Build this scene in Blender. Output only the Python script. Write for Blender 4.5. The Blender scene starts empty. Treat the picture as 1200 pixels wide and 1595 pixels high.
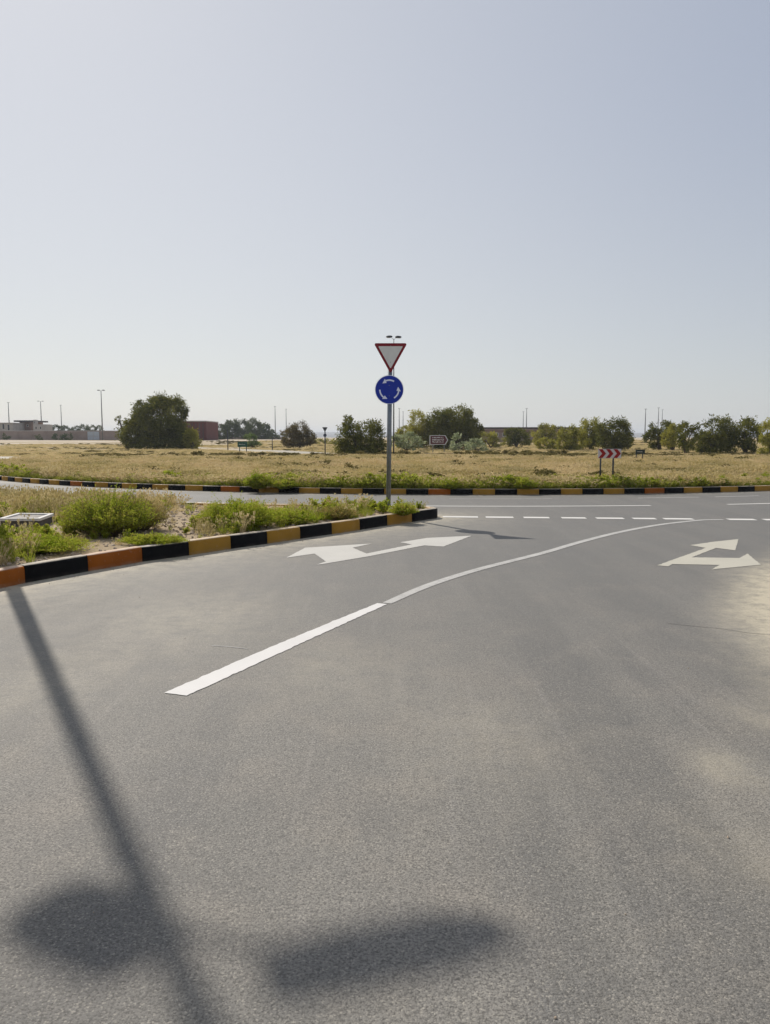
import bpy, bmesh, math, random
import numpy as np
from mathutils import Vector, Matrix

R = math.radians
scene = bpy.context.scene
COL = scene.collection
rng = np.random.default_rng(7)
random.seed(7)

# ------------------------------------------------------------------ camera, world, sun, exposure
H = 1.65                      # eye height of the photographer
F = 1200.0                    # focal length in photo pixels (photo is 1200 wide)
HOR = 681.0                   # row of the horizon in the photo
PITCH = math.atan((797.5 - HOR) / F)
cam_d = bpy.data.cameras.new("camera")
cam = bpy.data.objects.new("camera", cam_d)
COL.objects.link(cam)
cam.location = (0, 0, H)
cam.rotation_euler = (R(90) - PITCH, 0, 0)
cam_d.sensor_fit = 'HORIZONTAL'
cam_d.sensor_width = 36
cam_d.lens = 36
cam_d.clip_start = 0.05
cam_d.clip_end = 12000
scene.camera = cam

SUN_AZ = R(-29.5)             # left of the view axis (+Y)
SUN_EL = R(41)
world = bpy.data.worlds.new("World")
scene.world = world
world.use_nodes = True
wn, wl = world.node_tree.nodes, world.node_tree.links
wn.clear()
w_out = wn.new('ShaderNodeOutputWorld')
w_bg = wn.new('ShaderNodeBackground')
sky = wn.new('ShaderNodeTexSky')
sky.sky_type = 'NISHITA'
sky.sun_disc = False
sky.sun_elevation = SUN_EL
sky.sun_rotation = SUN_AZ
sky.altitude = 0
sky.air_density = 1.0
sky.dust_density = 0.6
sky.ozone_density = 1.5
SKY_STRENGTH = 0.1
w_bg.inputs['Strength'].default_value = SKY_STRENGTH
# desert haze: the clear sky is blended with a milky veil
w_mix = wn.new('ShaderNodeMix'); w_mix.data_type = 'RGBA'; w_mix.blend_type = 'MIX'
w_mix.inputs['Factor'].default_value = 0.80


def w_math(op, a, b):
    n = wn.new('ShaderNodeMath'); n.operation = op
    for i, v in enumerate((a, b)):
        if isinstance(v, (int, float)): n.inputs[i].default_value = v
        else: wl.new(v, n.inputs[i])
    return n.outputs[0]


def w_range(v, a, b):
    n = wn.new('ShaderNodeMapRange'); n.interpolation_type = 'SMOOTHSTEP'; wl.new(v, n.inputs['Value'])
    n.inputs['From Min'].default_value = a; n.inputs['From Max'].default_value = b
    return n.outputs['Result']


def w_col(f, a, b):
    n = wn.new('ShaderNodeMix'); n.data_type = 'RGBA'; wl.new(f, n.inputs['Factor'])
    for k, v in (('A', a), ('B', b)):
        if isinstance(v, tuple): n.inputs[k].default_value = (*v, 1)
        else: wl.new(v, n.inputs[k])
    return n.outputs['Result']


# brighter towards the sun's side, bluer away from it, whitish near the horizon
w_tc = wn.new('ShaderNodeTexCoord')
w_sep = wn.new('ShaderNodeSeparateXYZ'); wl.new(w_tc.outputs['Generated'], w_sep.inputs[0])
w_dot = w_math('ADD', w_math('MULTIPLY', w_sep.outputs['X'], -0.75), w_math('MULTIPLY', w_sep.outputs['Y'], 0.66))
w_t = w_range(w_dot, 0.02, 0.95)
w_up = w_col(w_t, (4.15, 4.55, 5.5), (7.0, 7.05, 7.25))
w_low = w_col(w_t, (5.7, 5.85, 6.0), (7.55, 7.45, 7.2))
w_veil = w_col(w_range(w_sep.outputs['Z'], -0.05, 0.42), w_low, w_up)
wl.new(w_veil, w_mix.inputs['B'])
wl.new(sky.outputs['Color'], w_mix.inputs['A'])
wl.new(w_mix.outputs['Result'], w_bg.inputs['Color'])
wl.new(w_bg.outputs['Background'], w_out.inputs['Surface'])

sun_d = bpy.data.lights.new("sun", 'SUN')
sun_d.energy = 4.2
sun_d.angle = R(0.53)
sun_d.color = (1.0, 0.93, 0.84)
sun = bpy.data.objects.new("sun", sun_d)
COL.objects.link(sun)
SDIR = Vector((math.sin(SUN_AZ) * math.cos(SUN_EL), math.cos(SUN_AZ) * math.cos(SUN_EL), math.sin(SUN_EL)))
sun.rotation_euler = SDIR.to_track_quat('Z', 'Y').to_euler()
sun.location = (-20, 30, 40)

scene.view_settings.view_transform = 'Standard'
scene.view_settings.look = 'None'
scene.view_settings.exposure = 0.0
scene.view_settings.gamma = 1.0
scene.cycles.volume_bounces = 0
scene.cycles.max_bounces = 6
scene.cycles.transparent_max_bounces = 8

# ------------------------------------------------------------------ helpers
CX, CY = 3.0, 47.0            # centre of the roundabout
R_IN, R_OUT = 24.9, 30.7      # inner kerb and outer edge of its carriageway
KH = 0.20                     # kerb height


def gz(x, y):
    """height of the open land: level near by, rising a little far away"""
    r = np.hypot(x, y)
    t = np.clip((r - 115) / 100, 0, 1)
    return 0.95 * t * t * (3 - 2 * t)


def gp(u, v, z=0.0):
    """ground point (level z) seen at photo pixel u, v"""
    a = math.atan((v - 797.5) / F) + PITCH
    y = (H - z) / math.tan(a)
    slant = math.hypot(y, H - z)
    depth = slant * math.cos(math.atan((v - 797.5) / F))
    return ((u - 600) / F * depth, y)


def px(u, Y):
    return (u - 600) / F * Y * 1.0


def pz(v, Y):
    return H + (HOR - v) / F * Y


def tag(o, label=None, cat=None, group=None, kind=None):
    if label: o['label'] = label
    if cat: o['category'] = cat
    if group: o['group'] = group
    if kind: o['kind'] = kind
    return o


def link(name, me, mats, parent=None):
    o = bpy.data.objects.new(name, me)
    COL.objects.link(o)
    if mats is not None:
        if not isinstance(mats, (list, tuple)):
            mats = [mats]
        for m in mats:
            me.materials.append(m)
    if parent is not None:
        o.parent = parent
    return o


def empty(name, loc, rz=0.0):
    o = bpy.data.objects.new(name, None)
    COL.objects.link(o)
    o.location = loc
    o.rotation_euler = (0, 0, rz)
    o.empty_display_size = 0.3
    return o


def mesh_np(name, verts, faces, mat_idx=None, smooth=False):
    """verts (n,3), faces (m,k) all with the same k"""
    me = bpy.data.meshes.new(name)
    verts = np.asarray(verts, dtype=np.float32)
    faces = np.asarray(faces, dtype=np.int32)
    m, k = faces.shape
    me.vertices.add(len(verts))
    me.vertices.foreach_set('co', verts.ravel())
    me.loops.add(m * k)
    me.loops.foreach_set('vertex_index', faces.ravel())
    me.polygons.add(m)
    me.polygons.foreach_set('loop_start', np.arange(m, dtype=np.int32) * k)
    me.polygons.foreach_set('loop_total', np.full(m, k, dtype=np.int32))
    if mat_idx is not None:
        me.polygons.foreach_set('material_index', np.asarray(mat_idx, dtype=np.int32))
    if smooth:
        me.polygons.foreach_set('use_smooth', np.ones(m, dtype=bool))
    me.update(calc_edges=True)
    me.validate()
    return me


class MB:
    """collects simple shapes into one mesh"""
    def __init__(self):
        self.bm = bmesh.new()

    def box(self, x0, x1, y0, y1, z0, z1, mat=0):
        vs = [self.bm.verts.new(p) for p in ((x0, y0, z0), (x1, y0, z0), (x1, y1, z0), (x0, y1, z0),
                                             (x0, y0, z1), (x1, y0, z1), (x1, y1, z1), (x0, y1, z1))]
        for q in ((3, 2, 1, 0), (4, 5, 6, 7), (0, 1, 5, 4), (1, 2, 6, 5), (2, 3, 7, 6), (3, 0, 4, 7)):
            f = self.bm.faces.new([vs[i] for i in q]); f.material_index = mat
        return self

    def tube(self, pts, rad, n=10, cap=True, smooth=True):
        rings = []
        for i, p in enumerate(pts):
            p = Vector(p)
            a = Vector(pts[max(i - 1, 0)]); b = Vector(pts[min(i + 1, len(pts) - 1)])
            d = (b - a).normalized()
            s = d.cross(Vector((0.13, 0.97, 0.2)))
            if s.length < 1e-3: s = d.cross(Vector((1, 0, 0)))
            s.normalize(); t = d.cross(s)
            r = rad[i] if isinstance(rad, (list, tuple)) else rad
            rings.append([self.bm.verts.new(p + (s * math.cos(2 * math.pi * k / n) + t * math.sin(2 * math.pi * k / n)) * r) for k in range(n)])
        for a, b in zip(rings, rings[1:]):
            for k in range(n):
                f = self.bm.faces.new((a[k], a[(k + 1) % n], b[(k + 1) % n], b[k])); f.smooth = smooth
        if cap:
            self.bm.faces.new(rings[0][::-1]); self.bm.faces.new(rings[-1])
        return self

    def prism(self, poly, y0, y1):
        """outline in the x-z plane extruded along y (y0 faces the viewer)"""
        a = [self.bm.verts.new((p[0], y0, p[1])) for p in poly]
        b = [self.bm.verts.new((p[0], y1, p[1])) for p in poly]
        self.bm.faces.new(a); self.bm.faces.new(b[::-1])
        n = len(poly)
        for i in range(n):
            self.bm.faces.new((a[i], b[i], b[(i + 1) % n], a[(i + 1) % n]))
        return self

    def slab(self, poly, z0, z1):
        a = [self.bm.verts.new((p[0], p[1], z0)) for p in poly]
        b = [self.bm.verts.new((p[0], p[1], z1)) for p in poly]
        self.bm.faces.new(a[::-1]); self.bm.faces.new(b)
        n = len(poly)
        for i in range(n):
            self.bm.faces.new((a[i], a[(i + 1) % n], b[(i + 1) % n], b[i]))
        return self

    def bevel(self, w, seg=2):
        bmesh.ops.bevel(self.bm, geom=self.bm.edges[:], offset=w, segments=seg, affect='EDGES', profile=0.6)
        return self

    def build(self, name, mat, parent=None, move=None):
        bmesh.ops.recalc_face_normals(self.bm, faces=self.bm.faces[:])
        if move is not None:
            bmesh.ops.translate(self.bm, verts=self.bm.verts[:], vec=move)
        me = bpy.data.meshes.new(name)
        self.bm.to_mesh(me); self.bm.free()
        return link(name, me, mat, parent)


# ---- materials
def new_mat(name):
    m = bpy.data.materials.new(name)
    m.use_nodes = True
    nt = m.node_tree
    nt.nodes.clear()
    out = nt.nodes.new('ShaderNodeOutputMaterial')
    return m, nt, out


def N(nt, typ, **kw):
    n = nt.nodes.new(typ)
    for k, v in kw.items():
        if k in n.inputs.keys():
            n.inputs[k].default_value = v
        else:
            setattr(n, k, v)
    return n


def noise(nt, vec, scale, detail=4, rough=0.55):
    n = nt.nodes.new('ShaderNodeTexNoise')
    n.inputs['Scale'].default_value = scale
    n.inputs['Detail'].default_value = detail
    n.inputs['Roughness'].default_value = rough
    if vec is not None: nt.links.new(vec, n.inputs['Vector'])
    return n.outputs['Fac']


def remap(nt, val, a, b, c=0.0, d=1.0):
    n = nt.nodes.new('ShaderNodeMapRange')
    nt.links.new(val, n.inputs['Value'])
    for k, v in zip(('From Min', 'From Max', 'To Min', 'To Max'), (a, b, c, d)):
        n.inputs[k].default_value = v
    return n.outputs['Result']


def mixc(nt, fac, a, b, mode='MIX'):
    n = nt.nodes.new('ShaderNodeMix'); n.data_type = 'RGBA'; n.blend_type = mode
    for key, val in (('Factor', fac), ('A', a), ('B', b)):
        if isinstance(val, (int, float)): n.inputs[key].default_value = val
        elif isinstance(val, (tuple, list)): n.inputs[key].default_value = (*val[:3], 1)
        else: nt.links.new(val, n.inputs[key])
    return n.outputs['Result']


def fmath(nt, op, a, b=None):
    n = nt.nodes.new('ShaderNodeMath'); n.operation = op
    for i, v in enumerate((a, b)):
        if v is None: continue
        if isinstance(v, (int, float)): n.inputs[i].default_value = v
        else: nt.links.new(v, n.inputs[i])
    return n.outputs[0]


def bump(nt, h, strength, dist):
    n = nt.nodes.new('ShaderNodeBump')
    n.inputs['Strength'].default_value = strength
    n.inputs['Distance'].default_value = dist
    nt.links.new(h, n.inputs['Height'])
    return n.outputs['Normal']


def principled(nt, out, col, rough=0.8, normal=None, metal=0.0, spec=0.3):
    b = nt.nodes.new('ShaderNodeBsdfPrincipled')
    if isinstance(col, (tuple, list)): b.inputs['Base Color'].default_value = (*col[:3], 1)
    else: nt.links.new(col, b.inputs['Base Color'])
    if isinstance(rough, (int, float)): b.inputs['Roughness'].default_value = rough
    else: nt.links.new(rough, b.inputs['Roughness'])
    b.inputs['Metallic'].default_value = metal
    b.inputs['Specular IOR Level'].default_value = spec
    if normal is not None: nt.links.new(normal, b.inputs['Normal'])
    nt.links.new(b.outputs['BSDF'], out.inputs['Surface'])
    return b


def pos(nt):
    return nt.nodes.new('ShaderNodeNewGeometry').outputs['Position']


def simple(name, col, rough=0.6, metal=0.0, var=0.15, scale=6.0, spec=0.3):
    m, nt, out = new_mat(name)
    p = pos(nt)
    c = mixc(nt, remap(nt, noise(nt, p, scale), 0.3, 0.7), tuple(x * (1 - var) for x in col), tuple(min(1, x * (1 + var)) for x in col))
    principled(nt, out, c, rough, None, metal, spec)
    return m


def foliage(name, c1, c2, c3=None, scale=0.5, trans=0.35):
    m, nt, out = new_mat(name)
    p = pos(nt)
    f = remap(nt, noise(nt, p, scale, 3), 0.35, 0.65)
    c = mixc(nt, f, c1, c2)
    if c3:
        c = mixc(nt, remap(nt, noise(nt, p, scale * 5, 2), 0.5, 0.7), c, c3)
    d = N(nt, 'ShaderNodeBsdfDiffuse'); t = N(nt, 'ShaderNodeBsdfTranslucent')
    nt.links.new(c, d.inputs['Color']); nt.links.new(c, t.inputs['Color'])
    mx = N(nt, 'ShaderNodeMixShader'); mx.inputs[0].default_value = trans
    nt.links.new(d.outputs[0], mx.inputs[1]); nt.links.new(t.outputs[0], mx.inputs[2])
    nt.links.new(mx.outputs[0], out.inputs['Surface'])
    return m


def asphalt_mat():
    m, nt, out = new_mat('asphalt')
    p = pos(nt)
    big = noise(nt, p, 0.33, 5, 0.6)
    c = mixc(nt, remap(nt, big, 0.36, 0.64), (0.155, 0.149, 0.133), (0.258, 0.244, 0.215))
    # brownish and greenish wear clouds
    c = mixc(nt, remap(nt, noise(nt, p, 1.1, 4), 0.45, 0.72, 0, 0.6), c, (0.245, 0.219, 0.185))
    # tyre polish streaks stretched along the lane
    mp = N(nt, 'ShaderNodeMapping'); mp.inputs['Rotation'].default_value = (0, 0, R(-24)); mp.inputs['Scale'].default_value = (3.0, 0.22, 1)
    nt.links.new(p, mp.inputs['Vector'])
    c = mixc(nt, remap(nt, noise(nt, mp.outputs[0], 1.0, 5, 0.6), 0.5, 0.72, 0, 0.5), c, (0.116, 0.115, 0.112))
    mp2 = N(nt, 'ShaderNodeMapping'); mp2.inputs['Rotation'].default_value = (0, 0, R(-38)); mp2.inputs['Scale'].default_value = (9.0, 0.5, 1)
    nt.links.new(p, mp2.inputs['Vector'])
    c = mixc(nt, remap(nt, noise(nt, mp2.outputs[0], 1.0, 4, 0.6), 0.55, 0.75, 0, 0.5), c, (0.284, 0.267, 0.241))
    # paving seam and rubbed wheel tracks following the bend are broad and soft
    mp3 = N(nt, 'ShaderNodeMapping'); mp3.inputs['Rotation'].default_value = (0, 0, R(-30)); mp3.inputs['Scale'].default_value = (1.1, 0.10, 1)
    nt.links.new(p, mp3.inputs['Vector'])
    c = mixc(nt, remap(nt, noise(nt, mp3.outputs[0], 1.0, 4, 0.55), 0.48, 0.60, 0, 0.65), c, (0.142, 0.138, 0.127))
    c = mixc(nt, remap(nt, noise(nt, p, 2.2, 6, 0.7), 0.52, 0.70, 0, 0.55), c, (0.267, 0.245, 0.206))
    # stones of the wearing course
    vo = N(nt, 'ShaderNodeTexVoronoi', Scale=160.0); nt.links.new(p, vo.inputs['Vector'])
    sep = N(nt, 'ShaderNodeSeparateColor'); nt.links.new(vo.outputs['Color'], sep.inputs[0])
    stone = sep.outputs[0]
    c = mixc(nt, remap(nt, stone, 0.80, 0.98, 0, 0.42), c, (0.447, 0.413, 0.344))
    c = mixc(nt, remap(nt, stone, 0.0, 0.25, 0.55, 0), c, (0.060, 0.057, 0.052))
    gap = vo.outputs['Distance']
    fine = noise(nt, p, 95, 4, 0.7)
    c = mixc(nt, remap(nt, fine, 0.41, 0.50, 0.75, 0), c, (0.069, 0.065, 0.058))
    mid = noise(nt, p, 30, 4, 0.75)
    c = mixc(nt, remap(nt, mid, 0.37, 0.47, 0.5, 0), c, (0.077, 0.074, 0.067))
    # a few larger dark pop-outs
    vo2 = N(nt, 'ShaderNodeTexVoronoi', Scale=5.0); nt.links.new(p, vo2.inputs['Vector'])
    c = mixc(nt, remap(nt, vo2.outputs['Distance'], 0.02, 0.045, 0.7, 0), c, (0.043, 0.041, 0.038))
    # the asphalt gets darker further along, towards the bend and the ring
    sp = N(nt, 'ShaderNodeSeparateXYZ'); nt.links.new(p, sp.inputs[0])
    edge = fmath(nt, 'ADD', sp.outputs['Y'], fmath(nt, 'MULTIPLY', big, 3.0))
    c = mixc(nt, remap(nt, edge, 5.5, 12.0, 0, 0.62), c, (0.133, 0.131, 0.123))
    # blown sand
    at = N(nt, 'ShaderNodeAttribute', attribute_name='dust')
    ragged = fmath(nt, 'ADD', fmath(nt, 'MULTIPLY', noise(nt, p, 4.5, 8, 0.75), 0.9), fmath(nt, 'MULTIPLY', noise(nt, p, 40, 5, 0.8), 0.45))
    dn = fmath(nt, 'MULTIPLY', at.outputs['Fac'], remap(nt, ragged, 0.46, 0.86, 0.1, 1.7))
    dn = remap(nt, dn, 0.02, 0.95)
    c = mixc(nt, dn, c, mixc(nt, noise(nt, p, 60, 3), (0.42, 0.37, 0.265), (0.53, 0.475, 0.36)))
    hsum = fmath(nt, 'ADD', fmath(nt, 'MULTIPLY', gap, -0.6), fine)
    rough = remap(nt, big, 0.3, 0.7, 0.66, 0.80)
    principled(nt, out, c, rough, bump(nt, hsum, 0.6, 0.004), 0, 0.34)
    return m


def paint_mat(name, col, wear, under=(0.25, 0.245, 0.23)):
    """road paint: grit shows through where it is worn"""
    m, nt, out = new_mat(name)
    p = pos(nt)
    fine = noise(nt, p, 60, 4, 0.75)
    mid = noise(nt, p, 5, 4, 0.6)
    w = fmath(nt, 'ADD', fmath(nt, 'MULTIPLY', fine, 0.6), fmath(nt, 'MULTIPLY', mid, 0.4))
    f = remap(nt, w, 0.5 - 0.17 + wear * 0.3 - 0.08, 0.5 - 0.17 + wear * 0.3 + 0.06, 1, 0)
    c = mixc(nt, f, col, under)
    c = mixc(nt, remap(nt, noise(nt, p, 2.0, 4), 0.4, 0.7, 0, 0.22), c, tuple(x * 0.72 for x in col))
    principled(nt, out, c, 0.7, bump(nt, fine, 0.3, 0.003), 0, 0.3)
    return m


def kerb_mat(name, col, chip=(0.42, 0.40, 0.36), amount=0.5, dirt=(0.33, 0.27, 0.2)):
    m, nt, out = new_mat(name)
    p = pos(nt)
    n1 = noise(nt, p, 22, 5, 0.7)
    c = mixc(nt, remap(nt, noise(nt, p, 2.5, 3), 0.35, 0.7, 0, 0.5), col, tuple(x * 0.65 for x in col))
    c = mixc(nt, remap(nt, n1, 0.60, 0.70, 0, amount), c, chip)
    # pale highlight put into the colour of the upward faces
    g = N(nt, 'ShaderNodeNewGeometry'); s = N(nt, 'ShaderNodeSeparateXYZ'); nt.links.new(g.outputs['Normal'], s.inputs[0])
    up = fmath(nt, 'MULTIPLY', remap(nt, s.outputs['Z'], 0.6, 0.95), remap(nt, noise(nt, p, 9, 4), 0.25, 0.6, 0.45, 1.0))
    c = mixc(nt, up, c, tuple(0.25 * a + 0.75 * b for a, b in zip(col, (0.66, 0.58, 0.46))))
    # scuffs, streaks and grime
    c = mixc(nt, remap(nt, noise(nt, p, 55, 4, 0.8), 0.55, 0.75, 0, 0.45), c, tuple(x * 0.35 + 0.02 for x in col))
    low = N(nt, 'ShaderNodeSeparateXYZ'); nt.links.new(p, low.inputs[0])
    c = mixc(nt, fmath(nt, 'MULTIPLY', remap(nt, low.outputs['Z'], 0.0, 0.05, 0.55, 0), remap(nt, noise(nt, p, 7, 3), 0.3, 0.7)), c, dirt)
    principled(nt, out, c, 0.62, bump(nt, n1, 0.3, 0.004), 0, 0.1)
    return m


def soil_mat(name, c1, c2, c3, scale=1.0, bs=0.02):
    m, nt, out = new_mat(name)
    p = pos(nt)
    c = mixc(nt, remap(nt, noise(nt, p, 0.5 * scale, 5), 0.35, 0.65), c1, c2)
    c = mixc(nt, remap(nt, noise(nt, p, 0.06 * scale, 4), 0.42, 0.62), c, c3)
    n1 = noise(nt, p, 18 * scale, 5, 0.7)
    c = mixc(nt, remap(nt, n1, 0.35, 0.55, 0.5, 0), c, tuple(x * 0.5 for x in c1))
    principled(nt, out, c, 0.95, bump(nt, n1, 0.6, bs), 0, 0.1)
    return m


M = {}
M['asphalt'] = asphalt_mat()
M['paint_fresh'] = paint_mat('white_road_paint', (0.64, 0.625, 0.595), -0.14)
M['paint_worn'] = paint_mat('worn_road_paint', (0.46, 0.45, 0.42), 0.40)
M['paint_dash'] = paint_mat('dusty_road_paint', (0.66, 0.645, 0.60), -0.1)
M['paint_arrow'] = paint_mat('arrow_paint', (0.50, 0.485, 0.44), -0.10)
M['paint_cream'] = paint_mat('cream_arrow_paint', (0.48, 0.455, 0.375), -0.08)
M['kerb_black'] = kerb_mat('black_kerb_paint', (0.0035, 0.0035, 0.004), chip=(0.12, 0.11, 0.10), amount=0.12, dirt=(0.10, 0.085, 0.07))
M['kerb_orange'] = kerb_mat('orange_kerb_paint', (0.34, 0.095, 0.010), amount=0.2)
M['kerb_yellow'] = kerb_mat('yellow_kerb_paint', (0.38, 0.20, 0.028), amount=0.3)
M['field'] = soil_mat('dry_field_soil', (0.33, 0.25, 0.155), (0.40, 0.32, 0.22), (0.27, 0.24, 0.13))
M['island_soil'] = soil_mat('island_soil', (0.34, 0.26, 0.165), (0.46, 0.37, 0.25), (0.38, 0.29, 0.18), 2.0)
M['sand'] = soil_mat('pale_sand', (0.48, 0.41, 0.31), (0.55, 0.48, 0.38), (0.50, 0.43, 0.33))
M['concrete'] = simple('concrete', (0.50, 0.47, 0.43), 0.85, scale=9)
M['galv'] = simple('galvanised_steel', (0.20, 0.225, 0.25), 0.45, 0.75, scale=14)
M['dark_steel'] = simple('dark_steel', (0.055, 0.06, 0.065), 0.5, 0.3)
M['sign_red'] = simple('sign_red', (0.20, 0.006, 0.014), 0.45, var=0.08)
M['sign_white'] = simple('sign_white', (0.66, 0.66, 0.63), 0.45, var=0.06)
M['sign_blue'] = simple('sign_blue', (0.006, 0.030, 0.34), 0.45, var=0.06)
M['sign_pale'] = simple('sign_arrow_white', (0.72, 0.76, 0.9), 0.5, var=0.05)
M['sign_green'] = simple('sign_green', (0.015, 0.075, 0.05), 0.5)
M['sign_brown'] = simple('sign_brown', (0.09, 0.018, 0.022), 0.5)
M['sign_dark'] = simple('sign_dark', (0.02, 0.035, 0.03), 0.5)
M['sign_cream'] = simple('sign_lettering', (0.55, 0.55, 0.52), 0.5)
M['pole_far'] = simple('lamp_post_grey', (0.16, 0.165, 0.17), 0.55, 0.2)
M['bark'] = simple('bark', (0.10, 0.075, 0.055), 0.9, scale=12, var=0.35)
M['wall_tan'] = simple('tan_wall', (0.30, 0.235, 0.20), 0.9, scale=0.6, var=0.12)
M['wall_white'] = simple('white_wall', (0.38, 0.355, 0.33), 0.8, scale=0.5)
M['wall_brown'] = simple('brown_wall', (0.20, 0.13, 0.10), 0.85, scale=0.7)
M['wall_pink'] = simple('pinkish_wall', (0.25, 0.19, 0.165), 0.9, scale=0.3, var=0.2)
M['wall_red'] = simple('dark_red_cladding', (0.11, 0.026, 0.022), 0.8, scale=0.8)
M['roof_dark'] = simple('dark_roof', (0.06, 0.05, 0.05), 0.8)
M['window_dark'] = simple('window_glass', (0.03, 0.04, 0.05), 0.15, 0, 0.1, spec=0.6)
M['gate'] = simple('pale_gate', (0.42, 0.46, 0.50), 0.6)
M['hill'] = simple('far_hills', (0.20, 0.20, 0.20), 0.95, scale=0.004, var=0.25)

M['leaf_dark'] = foliage('dark_olive_leaves', (0.075, 0.090, 0.018), (0.175, 0.180, 0.034), (0.25, 0.235, 0.05), 0.45, 0.30)
M['leaf_olive'] = foliage('olive_leaves', (0.22, 0.22, 0.038), (0.40, 0.37, 0.065), (0.44, 0.41, 0.09), 0.4, 0.35)
M['leaf_brown'] = foliage('brownish_leaves', (0.11, 0.09, 0.035), (0.17, 0.135, 0.06), (0.19, 0.17, 0.07), 0.6, 0.3)
M['leaf_far'] = foliage('far_tree_leaves', (0.06, 0.085, 0.035), (0.11, 0.13, 0.05), None, 0.3, 0.25)
M['leaf_grey'] = foliage('grey_green_leaves', (0.17, 0.22, 0.08), (0.34, 0.37, 0.19), (0.62, 0.63, 0.50), 2.5, 0.35)
M['leaf_light'] = foliage('light_green_leaves', (0.13, 0.19, 0.06), (0.20, 0.26, 0.09), None, 1.3, 0.4)
M['weed'] = foliage('green_weed', (0.26, 0.33, 0.025), (0.40, 0.43, 0.055), (0.36, 0.27, 0.08), 2.2, 0.58)
M['weed_dry'] = foliage('drying_weed', (0.24, 0.24, 0.045), (0.34, 0.28, 0.09), (0.36, 0.22, 0.10), 2.5, 0.5)
M['grass_green'] = foliage('green_grass', (0.25, 0.30, 0.03), (0.38, 0.40, 0.06), (0.38, 0.32, 0.11), 1.2, 0.5)


def dry_grass_mat():
    m, nt, out = new_mat('dry_grass')
    p = pos(nt)
    oi = N(nt, 'ShaderNodeObjectInfo')
    c = mixc(nt, remap(nt, noise(nt, p, 0.22, 4), 0.43, 0.57), (0.66, 0.53, 0.29), (0.53, 0.43, 0.18))
    c = mixc(nt, remap(nt, noise(nt, p, 0.5, 3), 0.50, 0.60, 0, 0.85), c, (0.32, 0.27, 0.08))
    c = mixc(nt, remap(nt, oi.outputs['Random'], 0, 1, 0, 0.6), c, (0.70, 0.59, 0.37))
    d = N(nt, 'ShaderNodeBsdfDiffuse'); t = N(nt, 'ShaderNodeBsdfTranslucent')
    nt.links.new(c, d.inputs['Color']); nt.links.new(c, t.inputs['Color'])
    mx = N(nt, 'ShaderNodeMixShader'); mx.inputs[0].default_value = 0.45
    nt.links.new(d.outputs[0], mx.inputs[1]); nt.links.new(t.outputs[0], mx.inputs[2])
    nt.links.new(mx.outputs[0], out.inputs['Surface'])
    return m


M['grass_dry'] = dry_grass_mat()

# ------------------------------------------------------------------ layout lines (plan, metres)
near_px = [(0, 917), (40, 908), (138, 890), (222, 875), (295, 865), (360, 855), (417, 847), (470, 839), (532, 830), (561, 825.5), (604, 818.5), (642, 813), (672, 808.5)]
near_kerb = [gp(u, v) for u, v in near_px]
right_edge = [(2.9, -12), (2.9, -3), (2.85, 2), (3.05, 4.6), (3.75, 6.9), (4.9, 9.3), (7.2, 12.0), (11, 14.4), (17, 16.2), (20, 16.5)]


def seg_dist(x, y, poly):
    """distance of points to a polyline"""
    best = np.full(np.shape(x), 1e9)
    for (ax, ay), (bx, by) in zip(poly, poly[1:]):
        dx, dy = bx - ax, by - ay
        t = np.clip(((x - ax) * dx + (y - ay) * dy) / (dx * dx + dy * dy), 0, 1)
        best = np.minimum(best, np.hypot(x - ax - t * dx, y - ay - t * dy))
    return best


def inside(x, y, poly):
    x = np.asarray(x, float); y = np.asarray(y, float)
    c = np.zeros(x.shape, bool)
    n = len(poly)
    for i in range(n):
        ax, ay = poly[i]; bx, by = poly[(i + 1) % n]
        if ay == by: continue
        hit = ((ay > y) != (by > y)) & (x < (bx - ax) * (y - ay) / (by - ay) + ax)
        c ^= hit
    return c


def arc(cx, cy, r, a0, a1, n):
    return [(cx + r * math.cos(a0 + (a1 - a0) * i / n), cy + r * math.sin(a0 + (a1 - a0) * i / n)) for i in range(n + 1)]


def ang(x, y):
    return math.atan2(y - CY, x - CX)


back_edge = arc(CX, CY, R_OUT, R(270 - 4.6), R(270 - 33), 24)      # nose -> far left
lead_in = [(-13.4, 14.0), (-12.4, 6.0), (-10.6, 0.5), (-8.8, -2.5), (-7.4, 0.5), (-6.3, 3.4), (-5.2, 6.1), (-4.7, 7.25)]
nose = [(near_kerb[-1][0] + 0.13, near_kerb[-1][1] + 0.14), (near_kerb[-1][0] + 0.16, near_kerb[-1][1] + 0.42), (near_kerb[-1][0] + 0.02, near_kerb[-1][1] + 0.66)]
ISL = lead_in + near_kerb + nose + back_edge[1:]

# ------------------------------------------------------------------ ground
def build_ground():
    rs = np.concatenate([np.linspace(0, 90, 31), np.geomspace(94, 7000, 60)])
    th = np.linspace(0, 2 * np.pi, 145)[:-1]
    X = np.outer(rs, np.cos(th)); Y = np.outer(rs, np.sin(th))
    Z = gz(X, Y) - 0.03
    # low swells of the open desert
    Z = Z + np.where(np.hypot(X, Y) > 95, 0.10 * np.sin(X * 0.07 + 1) * np.sin(Y * 0.05), 0)
    n, k = X.shape
    v = np.stack([X, Y, Z], -1).reshape(-1, 3)
    i = np.arange(n - 1)[:, None]; j = np.arange(k)[None, :]
    f = np.stack([i * k + j, (i + 1) * k + j, (i + 1) * k + (j + 1) % k, i * k + (j + 1) % k], -1).reshape(-1, 4)
    o = link('ground', mesh_np('ground', v, f, smooth=True), M['ground'])
    tag(o, 'pale dry desert ground stretching to the horizon', kind='structure')


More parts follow.
